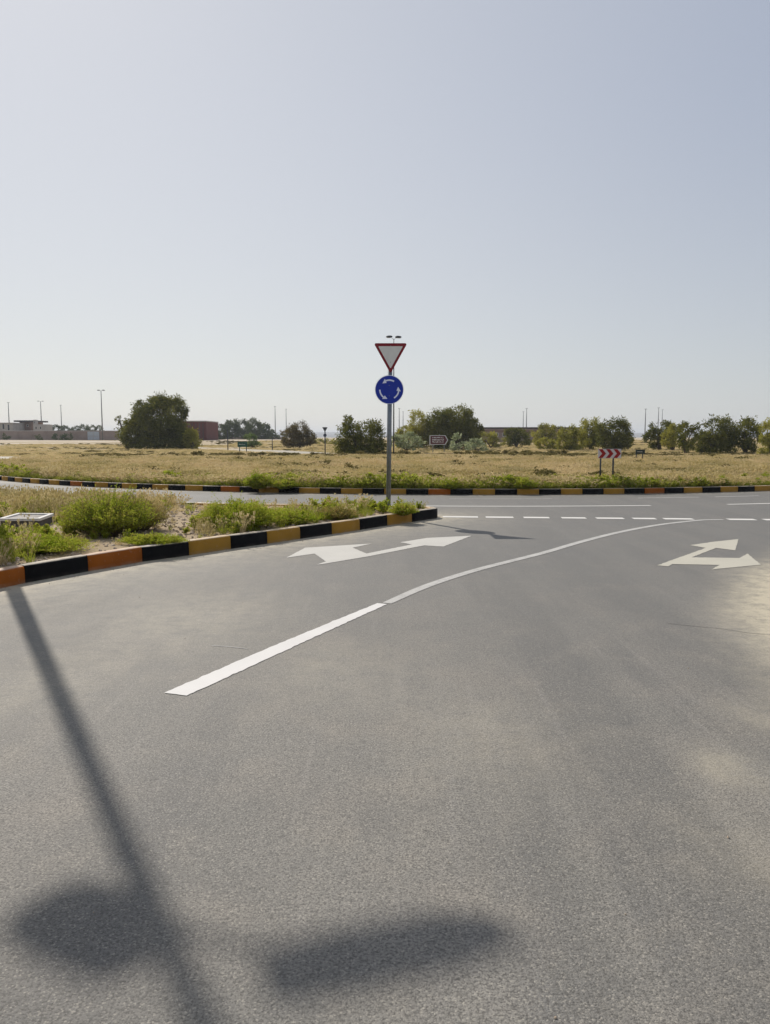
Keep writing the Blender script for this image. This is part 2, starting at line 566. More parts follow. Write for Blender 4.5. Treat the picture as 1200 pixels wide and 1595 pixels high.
def ground_mat():
    m, nt, out = new_mat('desert_ground')
    p = pos(nt)
    c = mixc(nt, remap(nt, noise(nt, p, 0.05, 5), 0.4, 0.6), (0.40, 0.32, 0.20), (0.46, 0.385, 0.28))
    mp = N(nt, 'ShaderNodeMapping'); mp.inputs['Scale'].default_value = (0.02, 0.09, 1); nt.links.new(p, mp.inputs['Vector'])
    c = mixc(nt, remap(nt, noise(nt, mp.outputs[0], 1.0, 5), 0.5, 0.62), c, (0.55, 0.48, 0.40))
    c = mixc(nt, remap(nt, noise(nt, p, 0.5, 4), 0.55, 0.68, 0, 0.6), c, (0.20, 0.17, 0.08))
    n1 = noise(nt, p, 6, 5)
    principled(nt, out, c, 0.95, bump(nt, n1, 0.5, 0.05), 0, 0.1)
    return m


M['ground'] = ground_mat()
build_ground()


def dustf(x, y):
    d1 = seg_dist(x, y, lead_in[3:] + near_kerb + nose)
    d2 = seg_dist(x, y, right_edge)
    rgt = np.clip(1.0 - (d2 - 0.05) / 0.95, 0, 1) ** 1.9
    # the drift is widest where the bend flares
    flare = 0.42 + 1.0 * np.exp(-((y - 7.4) / 2.3) ** 2)
    a = 0.62 * np.exp(-(d1 / 0.30) ** 1.3) + 0.22 * np.exp(-(d1 / 1.4) ** 2)
    b = rgt * flare * 1.15
    spots = np.zeros_like(x)
    for u, v, r, s in ((1135, 1195, 0.16, 0.34), (1185, 1120, 0.2, 0.2), (300, 960, 0.8, 0.22), (520, 1040, 0.6, 0.12), (60, 1060, 0.6, 0.15), (1190, 1330, 0.25, 0.14), (760, 1150, 0.5, 0.12)):
        sx, sy = gp(u, v)
        spots += s * np.exp(-((x - sx) ** 2 + ((y - sy) / 1.4) ** 2) / r ** 2)
    rr = np.hypot(x - CX, y - CY)
    ring = 0.30 * np.exp(-((rr - R_IN) / 0.35) ** 2) + np.where((rr > 29.9) & (y > 40), 0.5, 0)
    return np.clip(a + b + spots + ring + 0.03, 0, 1)


def road_mask(x, y):
    rr = np.hypot(x - CX, y - CY)
    ringm = (rr > R_IN - 0.5) & (rr < R_OUT + 0.35)
    entry = [(-7.5, -12)] + right_edge + [(20, 22), (-4, 18.5), (-8.8, 18), (-13, 12), (-9, -2)]
    leftarm = [(-8.8, -2.5), (-7.5, -12), (-20, -12), (-22, 0), (-22, 22), (-12, 24), (-12, 10)]
    far = [(-9.5, 75), (-3.0, 76.5), (-12, 96), (-30, 125), (-39, 123), (-20, 96)]
    far2 = [(30, 60), (31.5, 52), (52, 57), (80, 66), (79, 74), (50, 66)]
    far3 = [(-22, 62), (-26, 54), (-48, 64), (-75, 80), (-74, 87), (-46, 72)]
    m = ringm | inside(x, y, entry) | inside(x, y, leftarm)
    for q in (far, far2, far3): m = m | inside(x, y, q)
    return m


def grid(x0, x1, nx, y0, y1, ny):
    return np.linspace(x0, x1, nx + 1), np.linspace(y0, y1, ny + 1)


def build_road():
    xs = np.unique(np.concatenate([np.arange(-82, -9, 0.9), np.arange(-9, 9.01, 0.13), np.arange(9.5, 82, 0.8)]))
    ys = np.unique(np.concatenate([np.arange(-12, 1.0, 0.5), np.arange(1.0, 18.01, 0.13), np.arange(18.3, 24.5, 0.35), np.arange(25, 126, 0.7)]))
    X, Y = np.meshgrid(xs, ys, indexing='xy')
    ny, nx = X.shape
    xc = (X[:-1, :-1] + X[1:, 1:]) / 2; yc = (Y[:-1, :-1] + Y[1:, 1:]) / 2
    keep = road_mask(xc, yc) & ~inside(xc, yc, [(a * 1.0, b) for a, b in ISL_IN])
    idx = np.arange(nx * ny).reshape(ny, nx)
    f = np.stack([idx[:-1, :-1], idx[:-1, 1:], idx[1:, 1:], idx[1:, :-1]], -1)[keep]
    used = np.unique(f)
    remapi = np.full(nx * ny, -1); remapi[used] = np.arange(len(used))
    v = np.stack([X.ravel(), Y.ravel(), gz(X, Y).ravel()], -1)[used]
    me = mesh_np('road', v, remapi[f])
    at = me.attributes.new('dust', 'FLOAT', 'POINT')
    at.data.foreach_set('value', dustf(v[:, 0], v[:, 1]).astype(np.float32))
    o = link('road', me, M['asphalt'])
    tag(o, 'worn grey asphalt road curving into the roundabout', kind='structure')
    return o


def offset_poly(poly, d):
    """shrink a closed outline by d towards its left side normal (outline runs clockwise or not: sign picked)"""
    n = len(poly)
    area = sum(poly[i][0] * poly[(i + 1) % n][1] - poly[(i + 1) % n][0] * poly[i][1] for i in range(n))
    s = 1 if area > 0 else -1
    out = []
    for i in range(n):
        a = Vector(poly[i - 1]); b = Vector(poly[i]); c = Vector(poly[(i + 1) % n])
        t1 = (b - a).normalized(); t2 = (c - b).normalized()
        n1 = Vector((-t1.y, t1.x)) * s; n2 = Vector((-t2.y, t2.x)) * s
        m = (n1 + n2)
        if m.length < 1e-4: m = n1
        m.normalize()
        k = d / max(0.45, m.dot(n1))
        out.append((b.x + m.x * k, b.y + m.y * k))
    return out


ISL_IN = offset_poly(ISL, 0.6)
road = build_road()


def ribbon(name, pts, width, mat, z=0.004, parent=None, sub=1):
    """painted line along plan points"""
    pts = [Vector(p) for p in pts]
    vs = []; fs = []
    for i, p in enumerate(pts):
        a = pts[max(i - 1, 0)]; b = pts[min(i + 1, len(pts) - 1)]
        d = (b - a).normalized(); nrm = Vector((-d.y, d.x))
        w = width[i] if isinstance(width, (list, tuple)) else width
        for s in (-0.5, 0.5):
            q = p + nrm * w * s
            vs.append((q.x, q.y, z + float(gz(q.x, q.y))))
    for i in range(len(pts) - 1):
        fs.append((2 * i, 2 * i + 2, 2 * i + 3, 2 * i + 1))
    return link(name, mesh_np(name, vs, fs), mat, parent)


def poly_mark(name, uv, mat, parent, z=0.004):
    bm = bmesh.new()
    P = [gp(u, v) for u, v in uv]
    rj = random.Random(len(uv)); Q = []
    for a, b in zip(P, P[1:] + P[:1]):
        n = max(1, int(math.dist(a, b) / 0.035))
        for k in range(n):
            t = k / n; j_ = 0.0035 if k else 0.0
            Q.append((a[0] + (b[0] - a[0]) * t + rj.gauss(0, j_), a[1] + (b[1] - a[1]) * t + rj.gauss(0, j_)))
    vs = [bm.verts.new((*q, z)) for q in Q]
    f = bm.faces.new(vs)
    f.normal_update()
    if f.normal.z < 0: f.normal_flip()
    bmesh.ops.triangulate(bm, faces=[f])
    me = bpy.data.meshes.new(name); bm.to_mesh(me); bm.free()
    return link(name, me, mat, parent)


# lane divider: first dash is fresh paint, then a worn unbroken line
tag(poly_mark('lane_dash', [(256, 1080), (291, 1084.5), (425, 1023), (603, 941.5), (588, 940), (420, 1009)], M['paint_fresh'], road), 'bright white dash of the lane line')
ctr = [(603, 940), (655, 917), (700, 901), (750, 886), (797, 874), (850, 860.5), (908, 843.5), (967, 828.8), (1025, 818), (1072, 812.3), (1098, 810), (1127, 809.5)]
cw = [gp(u, v) for u, v in ctr]
def smooth_line(p, n=6):
    out = []
    P = [Vector(q) for q in p]
    for i in range(len(P) - 1):
        a = P[max(i - 1, 0)]; b = P[i]; c = P[i + 1]; d = P[min(i + 2, len(P) - 1)]
        for k in range(n):
            t = k / n
            out.append(0.5 * ((2 * b) + (c - a) * t + (2 * a - 5 * b + 4 * c - d) * t * t + (3 * b - 3 * c + d - a) * t ** 3))
    out.append(P[-1])
    return [(q.x, q.y) for q in out]
tag(ribbon('lane_line', smooth_line(cw), [min(0.118, 0.098 + 0.003 * i) for i in range(len(smooth_line(cw)))], M['paint_worn'], parent=road), 'worn white lane line bending right')
# give way bars across the mouth
gw = [(690, 745), (757, 800), (816, 856), (875, 913), (929, 972), (986, 1022), (1034, 1080), (1134, 1177), (1190, 1232)]
for i, (a, b) in enumerate(gw):
    va = 805.0 + 4.6 * max(0, a - 690) / 500; vb = 805.0 + 4.6 * max(0, b - 690) / 500
    ribbon('give_way_bar', [gp(a, va), gp((a + b) / 2, (va + vb) / 2), gp(b, vb)], 0.26, M['paint_dash'], parent=road)
# lane line inside the ring
def ring_line(r, u0, u1, v, mat, w, z=0.004):
    x0, y0 = gp(u0, v); x1, y1 = gp(u1, v)
    a0, a1 = ang(x0, y0), ang(x1, y1)
    ribbon('ring_lane_line', arc(CX, CY, r, a0, a1, 14), w, mat, parent=road, z=z)
ring_line(28.6, 560, 1022, 789, M['paint_dash'], 0.13)
ring_line(28.6, 1150, 1330, 788, M['paint_dash'], 0.13)
ring_line(28.6, 60, 420, 786, M['paint_worn'], 0.13)
ring_line(26.4, 1000, 1110, 777, M['paint_worn'], 0.10)
ring_line(26.4, 1140, 1230, 777, M['paint_worn'], 0.10)
ring_line(26.4, 700, 860, 777, M['paint_worn'], 0.07)
tag(poly_mark('arrow_marking', [(446.5, 869), (475.4, 853.5), (580, 847), (549.6, 853.5), (571, 862.6), (641.8, 848.4), (624, 845), (664, 838.3), (735, 834.8), (691, 851.8), (661, 849.9), (573, 867.2), (512.5, 877.4), (492, 880.4), (508, 875), (490.5, 862.8)], M['paint_arrow'], road), 'double headed white lane arrow near the kerb')
tag(poly_mark('arrow_marking', [(1024, 881), (1100, 853.8), (1075.7, 849.5), (1111, 844.3), (1151, 840), (1145.8, 857.5), (1116, 853.8), (1078, 868.5), (1152.5, 869.6), (1165, 862.7), (1185.7, 880), (1109, 887.5), (1121.6, 880.4), (1048, 879), (1041.7, 882.5)], M['paint_cream'], road), 'cream forked lane arrow on the right')
# hairline crack that runs off under the sand
ribbon('crack', [gp(1040, 971), gp(1075, 975), gp(1120, 979), (gp(1165, 986)), gp(1200, 989)], 0.007, simple('crack_tar', (0.13, 0.125, 0.115), 0.8), parent=road, z=0.003)
ribbon('crack', [gp(330, 1006), gp(360, 1008), gp(385, 1011)], 0.010, simple('scratch', (0.42, 0.41, 0.39), 0.8), parent=road, z=0.003)

# ------------------------------------------------------------------ kerbs
def kerb(name, pts, cuts, mats, label, first=0, width=0.15, h=KH, side=1, closed=False):
    """sweep of a rounded kerb section; cuts are arc lengths where the colour changes; side=+1: island lies left of the path"""
    P = [Vector(p) for p in pts]
    L = [0.0]
    for a, b in zip(P, P[1:]): L.append(L[-1] + (b - a).length)
    prof = [(-0.0, 0.0), (0.004, h - 0.035), (0.013, h - 0.010), (0.035, h), (width - 0.02, h), (width, h - 0.015), (width, 0.0)]
    def at(s):
        s = min(max(s, 0), L[-1])
        for i in range(len(L) - 1):
            if s <= L[i + 1] or i == len(L) - 2:
                t = (s - L[i]) / max(1e-9, L[i + 1] - L[i]); return P[i].lerp(P[i + 1], t)
    def tan(s):
        d = at(s + 0.12) - at(s - 0.12)
        return d.normalized()
    vs, fs, mi = [], [], []
    edges = [0.0] + [c for c in cuts if 0 < c < L[-1]] + [L[-1]]
    for ci, (s0, s1) in enumerate(zip(edges, edges[1:])):
        n = max(1, int(round((s1 - s0) / 0.22)))
        jz = random.uniform(-0.004, 0.004); jo = random.uniform(-0.004, 0.004)
        g = 0.004
        ring = []
        for k in range(n + 1):
            s = s0 + g + (s1 - s0 - 2 * g) * k / n
            p = at(s); t = tan(s); nr = Vector((-t.y, t.x)) * side
            base = len(vs)
            for (o, z) in prof:
                q = p + nr * (o + jo)
                vs.append((q.x, q.y, z + (jz if z > 0 else -0.02)))
            ring.append(base)
        for a, b in zip(ring, ring[1:]):
            for k in range(len(prof) - 1):
                q = (a + k, b + k, b + k + 1, a + k + 1)
                fs.append(q if side < 0 else q[::-1]); mi.append((ci + first) if callable(mats) is False and isinstance(mats, list) and False else mats(ci))
        for e in (ring[0], ring[-1]):
            m = len(prof)
            fs.append((e, e + 1, e + 5, e + 6)); mi.append(mats(ci))
            fs.append((e + 1, e + 2, e + 4, e + 5)); mi.append(mats(ci))
    me = mesh_np(name, vs, fs, mi)
    bm = bmesh.new(); bm.from_mesh(me); bmesh.ops.recalc_face_normals(bm, faces=bm.faces[:]); bm.to_mesh(me); bm.free()
    o = link(name, me, [M['kerb_black'], M['kerb_orange'], M['kerb_yellow']])
    tag(o, label, kind='structure')
    return o


# splitter island kerb: boundaries measured along the near side
path = lead_in[3:] + near_kerb + nose + back_edge[1:]
Lp = [0.0]
for a, b in zip(path, path[1:]): Lp.append(Lp[-1] + math.dist(a, b))
i0 = len(lead_in[3:])
def s_at_px(u):
    for k in range(len(near_px) - 1):
        if near_px[k][0] <= u <= near_px[k + 1][0]:
            t = (u - near_px[k][0]) / (near_px[k + 1][0] - near_px[k][0])
            return Lp[i0 + k] + t * (Lp[i0 + k + 1] - Lp[i0 + k])
cutu = [40, 138, 222, 295, 360, 417, 468, 517, 561, 604, 642]
cuts_mid = [s_at_px(u) for u in cutu]
pre = []
s = cuts_mid[0] - 0.85
while s > 0: pre.append(s); s -= 0.85
pre = pre[::-1]
post = []
s = cuts_mid[-1] + 1.05
while s < Lp[-1]: post.append(s); s += 0.8
cuts = pre + cuts_mid + post
npre = len(pre)
def near_cols(ci):
    k = ci - npre            # k=0 is the block ending at u=40 (orange)
    if k % 2: return 0
    return 1 if k <= 2 else 2
kerb('kerb', path, cuts, near_cols, 'black and orange painted kerb round the splitter island', side=1)

# central island kerb
ring_pts = arc(CX, CY, R_IN, R(90), R(450), 260)
Lr = 2 * math.pi * R_IN
rc = []
s = 0.31
while s < Lr:
    rc.append(s); s += 0.64
kerb('kerb', ring_pts, rc, lambda ci: 0 if ci % 2 else (2 if (ci * 7) % 5 else 1), 'black and yellow painted kerb round the central roundabout island', side=1, h=0.17)

# island surfaces
def plate(name, poly, z, mat, label, res=0.25, amp=0.02, bump_fn=None):
    xs = [p[0] for p in poly]; ys = [p[1] for p in poly]
    X, Y = np.meshgrid(np.arange(min(xs), max(xs) + res, res), np.arange(min(ys), max(ys) + res, res))
    ny, nx = X.shape
    xc = (X[:-1, :-1] + X[1:, 1:]) / 2; yc = (Y[:-1, :-1] + Y[1:, 1:]) / 2
    keep = inside(xc, yc, poly)
    idx = np.arange(nx * ny).reshape(ny, nx)
    f = np.stack([idx[:-1, :-1], idx[:-1, 1:], idx[1:, 1:], idx[1:, :-1]], -1)[keep]
    Z = z + amp * np.sin(X * 1.9 + 0.5 * np.sin(Y * 2.1)) * np.cos(Y * 1.5) + 0.5 * amp * np.sin(X * 5.1 + Y * 3.3)
    if bump_fn is not None: Z = Z + bump_fn(X, Y)
    # the outermost row drops below the kerb top
    v = np.stack([X, Y, Z], -1).reshape(-1, 3)
    me = mesh_np(name, v, f, smooth=True)
    bm = bmesh.new(); bm.from_mesh(me)
    bmesh.ops.delete(bm, geom=[q for q in bm.verts if not q.link_faces], context='VERTS')
    bm.to_mesh(me); bm.free()
    o = link(name, me, mat)
    return tag(o, label, kind='structure')


isl_in = offset_poly(ISL, 0.075)
plate('island_ground', isl_in, KH - 0.035, M['island_soil'], 'brown soil of the splitter island', 0.06, 0.012)


def mound(x, y):
    r = np.hypot(x - CX, y - CY) / R_IN
    return 0.10 * np.clip(1 - r, 0, 1)


plate('central_island_ground', arc(CX, CY, R_IN - 0.09, 0, 2 * math.pi, 200)[:-1], 0.14, M['field'], 'dry soil of the central roundabout island', 0.16, 0.012, mound)
# right hand verge
verge = [(a - 0.14, b) for a, b in right_edge] + [(40, 22), (60, -12)]
plate('verge', verge, 0.012, M['sand'], 'sandy verge right of the road', 0.1, 0.004)

# ------------------------------------------------------------------ grass and weeds
def make_tuft(seed, blades, height, spread, width, lean, heads=0.0, segs=3):
    r = np.random.default_rng(seed)
    V, Fc = [], []
    for _ in range(blades):
        a = r.uniform(0, 2 * np.pi); rad = spread * math.sqrt(r.uniform(0, 1))
        bx, by = rad * math.cos(a), rad * math.sin(a)
        h = height * r.uniform(0.5, 1.0)
        la = a + r.normal(0, 0.9); ll = lean * h * r.uniform(0.2, 1.2)
        wa = r.uniform(0, 2 * np.pi); wx, wy = math.cos(wa), math.sin(wa)
        b0 = len(V)
        for k in range(segs + 1):
            t = k / segs
            w = width * (1 - t ** 2 * 0.85) * 0.5
            px_, py_ = bx + math.cos(la) * ll * t * t, by + math.sin(la) * ll * t * t
            z = h * t * (1 - 0.15 * t)
            V.append((px_ - wx * w, py_ - wy * w, z)); V.append((px_ + wx * w, py_ + wy * w, z))
        for k in range(segs):
            Fc.append((b0 + 2 * k, b0 + 2 * k + 1, b0 + 2 * k + 3, b0 + 2 * k + 2))
        if r.uniform() < heads:
            cx_, cy_, cz_ = bx + math.cos(la) * ll, by + math.sin(la) * ll, h * 0.85
            for q in range(4):
                a2 = r.uniform(0, 2 * np.pi); L_ = 0.12 * height
                dx, dy = math.cos(a2) * L_ * 0.5, math.sin(a2) * L_ * 0.5
                b1 = len(V)
                V += [(cx_, cy_, cz_ - 0.3 * L_), (cx_ + dx, cy_ + dy, cz_ + 0.2 * L_), (cx_ + dx * 1.2, cy_ + dy * 1.2, cz_ + L_ * 0.9), (cx_ + dx * 0.3, cy_ + dy * 0.3, cz_ + 0.7 * L_)]
                Fc.append((b1, b1 + 1, b1 + 2, b1 + 3))
    return mesh_np('tuft', V, Fc)


def make_weed(seed, stems, height, spread, leaf, nleaf):
    r = np.random.default_rng(seed)
    V, Fc = [], []
    for _ in range(stems):
        a = r.uniform(0, 2 * np.pi); tilt = r.uniform(0.05, 1.0)
        h = height * r.uniform(0.5, 1.0)
        ex, ey = math.cos(a) * spread * tilt, math.sin(a) * spread * tilt
        ez = h * (1 - 0.35 * tilt)
        wx, wy = -math.sin(a) * 0.004, math.cos(a) * 0.004
        b0 = len(V)
        for k in range(4):
            t = k / 3
            x, y, z = ex * t, ey * t, ez * (t ** 0.8)
            V += [(x - wx, y - wy, z), (x + wx, y + wy, z)]
        for k in range(3): Fc.append((b0 + 2 * k, b0 + 2 * k + 1, b0 + 2 * k + 3, b0 + 2 * k + 2))
        for _k in range(nleaf):
            t = r.uniform(0.2, 1.0)
            x, y, z = ex * t, ey * t, ez * (t ** 0.8)
            d = r.normal(0, 1, 3); d /= np.linalg.norm(d); d[2] = abs(d[2]) * 0.8
            e = np.cross(d, r.normal(0, 1, 3)); e /= np.linalg.norm(e) + 1e-6
            L_ = leaf * r.uniform(0.6, 1.3); w = L_ * 0.28
            p0 = np.array((x, y, z)); b1 = len(V)
            V += [tuple(p0), tuple(p0 + d * L_ * 0.5 + e * w), tuple(p0 + d * L_), tuple(p0 + d * L_ * 0.5 - e * w)]
            Fc.append((b1, b1 + 1, b1 + 2, b1 + 3))
    return mesh_np('weed_plant', V, Fc)


def make_pebble(seed):
    r = np.random.default_rng(seed)
    bm = bmesh.new(); bmesh.ops.create_icosphere(bm, subdivisions=1, radius=1)
    for v in bm.verts: v.co *= r.uniform(0.7, 1.15); v.co.z *= 0.6
    me = bpy.data.meshes.new('pebble'); bm.to_mesh(me); bm.free()
    return me


LIB_N = 0


def library(meshes, mat):
    global LIB_N
    LIB_N += 1
    c = bpy.data.collections.new('library_%02d' % LIB_N)      # never linked to the scene
    for i, me in enumerate(meshes):
        me.materials.append(mat)
        o = bpy.data.objects.new('lib_%02d_%02d' % (LIB_N, i), me)
        c.objects.link(o)
    return c


CLEAR = [(px(378, 84), 84), (px(684, 82), 82), (px(997, 45), 45), (px(507, 78), 78), (px(949, 23.3), 23.3)]


def scatter(name, P, scale, lib, nlib, label, seed=0, tilt=0.12):
    P = np.asarray(P); scale = np.asarray(scale)
    ok = np.ones(len(P), bool)
    for cx_, cy_ in CLEAR[:4]:
        ok &= ~((np.abs(P[:, 0] - cx_ * P[:, 1] / cy_) < 0.03 * cy_) & (P[:, 1] < cy_ + 1) & (P[:, 1] > cy_ * 0.80))
    if name in ('dry_grass', 'field_grass', 'low_scrub', 'verge_grass'):
        P, scale = P[ok | (np.random.default_rng(1).uniform(0, 1, len(P)) < 0.25)], scale[ok | (np.random.default_rng(1).uniform(0, 1, len(P)) < 0.25)]
    r = np.random.default_rng(seed)
    n = len(P)
    me = bpy.data.meshes.new(name)
    me.vertices.add(n)
    me.vertices.foreach_set('co', np.asarray(P, np.float32).ravel())
    a = me.attributes.new('rot', 'FLOAT_VECTOR', 'POINT')
    rot = np.stack([r.normal(0, tilt, n), r.normal(0, tilt, n), r.uniform(0, 6.283, n)], -1).astype(np.float32)
    a.data.foreach_set('vector', rot.ravel())
    a = me.attributes.new('scl', 'FLOAT_VECTOR', 'POINT')
    sc = np.asarray(scale, np.float32)
    if sc.ndim == 1: sc = np.stack([sc, sc, sc], -1)
    a.data.foreach_set('vector', sc.ravel())
    a = me.attributes.new('idx', 'INT', 'POINT')
    a.data.foreach_set('value', r.integers(0, nlib, n).astype(np.int32))
    o = link(name, me, None)
    ng = bpy.data.node_groups.new(name + '_scatter', 'GeometryNodeTree')
    ng.interface.new_socket('Geometry', in_out='INPUT', socket_type='NodeSocketGeometry')
    ng.interface.new_socket('Geometry', in_out='OUTPUT', socket_type='NodeSocketGeometry')
    gi = ng.nodes.new('NodeGroupInput'); go = ng.nodes.new('NodeGroupOutput')
    ci = ng.nodes.new('GeometryNodeCollectionInfo'); ci.inputs['Collection'].default_value = lib
    ci.inputs['Separate Children'].default_value = True; ci.inputs['Reset Children'].default_value = True
    ip = ng.nodes.new('GeometryNodeInstanceOnPoints'); ip.inputs['Pick Instance'].default_value = True
    m2p = ng.nodes.new('GeometryNodeMeshToPoints')
    ng.links.new(gi.outputs[0], m2p.inputs[0]); ng.links.new(m2p.outputs[0], ip.inputs['Points'])
    ng.links.new(ci.outputs[0], ip.inputs['Instance'])
    for an, typ, sock in (('rot', 'FLOAT_VECTOR', 'Rotation'), ('scl', 'FLOAT_VECTOR', 'Scale'), ('idx', 'INT', 'Instance Index')):
        na = ng.nodes.new('GeometryNodeInputNamedAttribute'); na.data_type = typ
        na.inputs['Name'].default_value = an
        ng.links.new(na.outputs['Attribute'], ip.inputs[sock])
    ng.links.new(ip.outputs[0], go.inputs[0])
    md = o.modifiers.new('scatter', 'NODES'); md.node_group = ng
    tag(o, label, kind='stuff')
    return o


def vnoise(x, y, s, seed=0):
    """cheap smooth noise 0..1"""
    r = np.random.default_rng(seed)
    out = np.zeros_like(x, dtype=float)
    amp = 0
    for k in range(5):
        fx, fy = r.normal(0, 1, 2) * s * (1.6 ** k); p = r.uniform(0, 6.28); q = r.uniform(0, 6.28)
        w = 0.8 ** k
        out += w * np.sin(x * fx + y * fy + p + 1.5 * np.sin(y * s * 0.7 * 1.4 ** k + x * fy * 0.6 + q)); amp += w
    return 0.5 + 0.5 * out / amp * 1.4


dry_lib = library([make_tuft(100 + i, 46, 1.0, 0.30, 0.030, 0.55, 0.5) for i in range(5)], M['grass_dry'])
green_lib = library([make_tuft(120 + i, 40, 1.0, 0.28, 0.034, 0.7, 0.2) for i in range(4)], M['grass_green'])
weed_lib = library([make_weed(140 + i, 22, 1.0, 0.45, 0.16, 16) for i in range(4)], M['weed'])
weed_dry_lib = library([make_weed(160 + i, 22, 1.0, 0.5, 0.13, 14) for i in range(3)], M['weed_dry'])
peb_lib = library([make_pebble(180 + i) for i in range(4)], simple('pebble_stone', (0.36, 0.29, 0.215), 0.9, var=0.45, scale=8))


def rand_disk(n, cx, cy, r0, r1, a0, a1):
    rr = np.sqrt(rng.uniform(r0 * r0, r1 * r1, n)); aa = rng.uniform(a0, a1, n)
    return cx + rr * np.cos(aa), cy + rr * np.sin(aa), rr


def central_grass():
    x, y, rr = rand_disk(26000, CX, CY, 0, R_IN - 0.45, 0, 2 * math.pi)
    # denser in the near half
    x2, y2, r2 = rand_disk(15000, CX, CY, 17.5, R_IN - 0.35, R(190), R(350))
    x = np.concatenate([x, x2]); y = np.concatenate([y, y2])
    nz = vnoise(x, y, 0.35, 3)
    keep = rng.uniform(0, 1, len(x)) < 0.35 + 1.1 * nz
    vis = np.abs(x) < y * 0.56 + 2
    keep &= vis
    x, y, nz = x[keep], y[keep], nz[keep]
    h = (0.20 + 0.20 * nz) * rng.uniform(0.7, 1.25, len(x))
    far = np.clip((y - 44) / 22, 0, 1)
    h *= 1 - 0.80 * far
    streak = vnoise(x * 0.35, y * 1.6, 0.5, 31)
    kp = ~((far > 0.3) & (streak < 0.42)); x, y, nz, h, far = x[kp], y[kp], nz[kp], h[kp], far[kp]
    w = rng.uniform(0.5, 0.95, len(x)) * 0.7
    P = np.stack([x, y, 0.14 + mound(x, y) - 0.01], -1)
    scatter('dry_grass', P, np.stack([w, w, h], -1), dry_lib, 5, 'tall golden dry grass covering the central island', 11)


def central_weeds():
    a = rng.uniform(R(205), R(332), 3600)
    rr = R_IN - 0.30 - np.abs(rng.normal(0, 0.5, len(a)))
    x, y = CX + rr * np.cos(a), CY + rr * np.sin(a)
    nz = vnoise(x, y, 0.9, 5)
    uu = 600 + 1200 * x / y
    keep = rng.uniform(0, 1, len(x)) < np.clip((nz - 0.35) * 2.0, 0.04, 1) * np.where(uu < 330, 0.28, 1.0) * np.where(uu > 1040, 0.5, 1)
    x, y, nz = x[keep], y[keep], nz[keep]
    s = (0.16 + 0.30 * nz) * rng.uniform(0.6, 1.25, len(x))
    P = np.stack([x, y, np.full(len(x), 0.14)], -1)
    scatter('green_weeds', P, np.stack([s * 1.1, s * 1.1, s], -1), weed_lib, 4, 'low bright green weeds along the central island kerb', 12)
    # green grass mixed into the front belt
    a = rng.uniform(R(205), R(335), 7500)
    rr = R_IN - 0.22 - np.abs(rng.normal(0, 0.75, len(a)))
    x, y = CX + rr * np.cos(a), CY + rr * np.sin(a)
    uu = 600 + 1200 * x / y
    s = rng.uniform(0.14, 0.30, len(x)) * np.where((uu > 330) & (uu < 1050), 1.15, 0.8) * (0.6 + 0.7 * vnoise(x, y, 0.9, 5))
    scatter('green_grass', np.stack([x, y, np.full(len(x), 0.14)], -1), np.stack([s * 1.6, s * 1.6, s], -1), green_lib, 4, 'short green grass fringe behind the central island kerb', 13)


def outer_grass():
    n = 60000
    y = 78 + (190 - 78) * rng.uniform(0, 1, n) ** 1.25
    x = rng.uniform(-0.56, 0.56, n) * y
    rr = np.hypot(x - CX, y - CY)
    nz = vnoise(x * 0.5, y * 1.8, 0.13, 8)
    keep = (rr > R_OUT + 0.8) & ~road_mask(x, y) & (rng.uniform(0, 1, n) < (nz * 1.5 - 0.35))
    keep &= ~((y > 140) & (x < -30))
    x, y, nz = x[keep], y[keep], nz[keep]
    h = (0.04 + 0.17 * nz) * rng.uniform(0.6, 1.2, len(x)); w = rng.uniform(0.8, 1.6, len(x))
    scatter('field_grass', np.stack([x, y, gz(x, y) - 0.04], -1), np.stack([w, w, h], -1), dry_lib, 5, 'patchy dry grass on the fields beyond the roundabout', 14)
    # the sides of the ring, between 40 and 80 m
    n = 30000
    y = rng.uniform(14, 80, n); x = rng.uniform(-0.95, 0.95, n) * y
    rr = np.hypot(x - CX, y - CY)
    keep = (rr > R_OUT + 0.8) & ~road_mask(x, y) & ~inside(x, y, ISL) & (vnoise(x, y, 0.2, 6) > 0.35)
    x, y = x[keep], y[keep]
    h = rng.uniform(0.06, 0.16, len(x)); w = rng.uniform(0.5, 1.0, len(x))
    scatter('verge_grass', np.stack([x, y, gz(x, y) - 0.03], -1), np.stack([w, w, h], -1), dry_lib, 5, 'dry grass on the outer verge of the roundabout', 15)


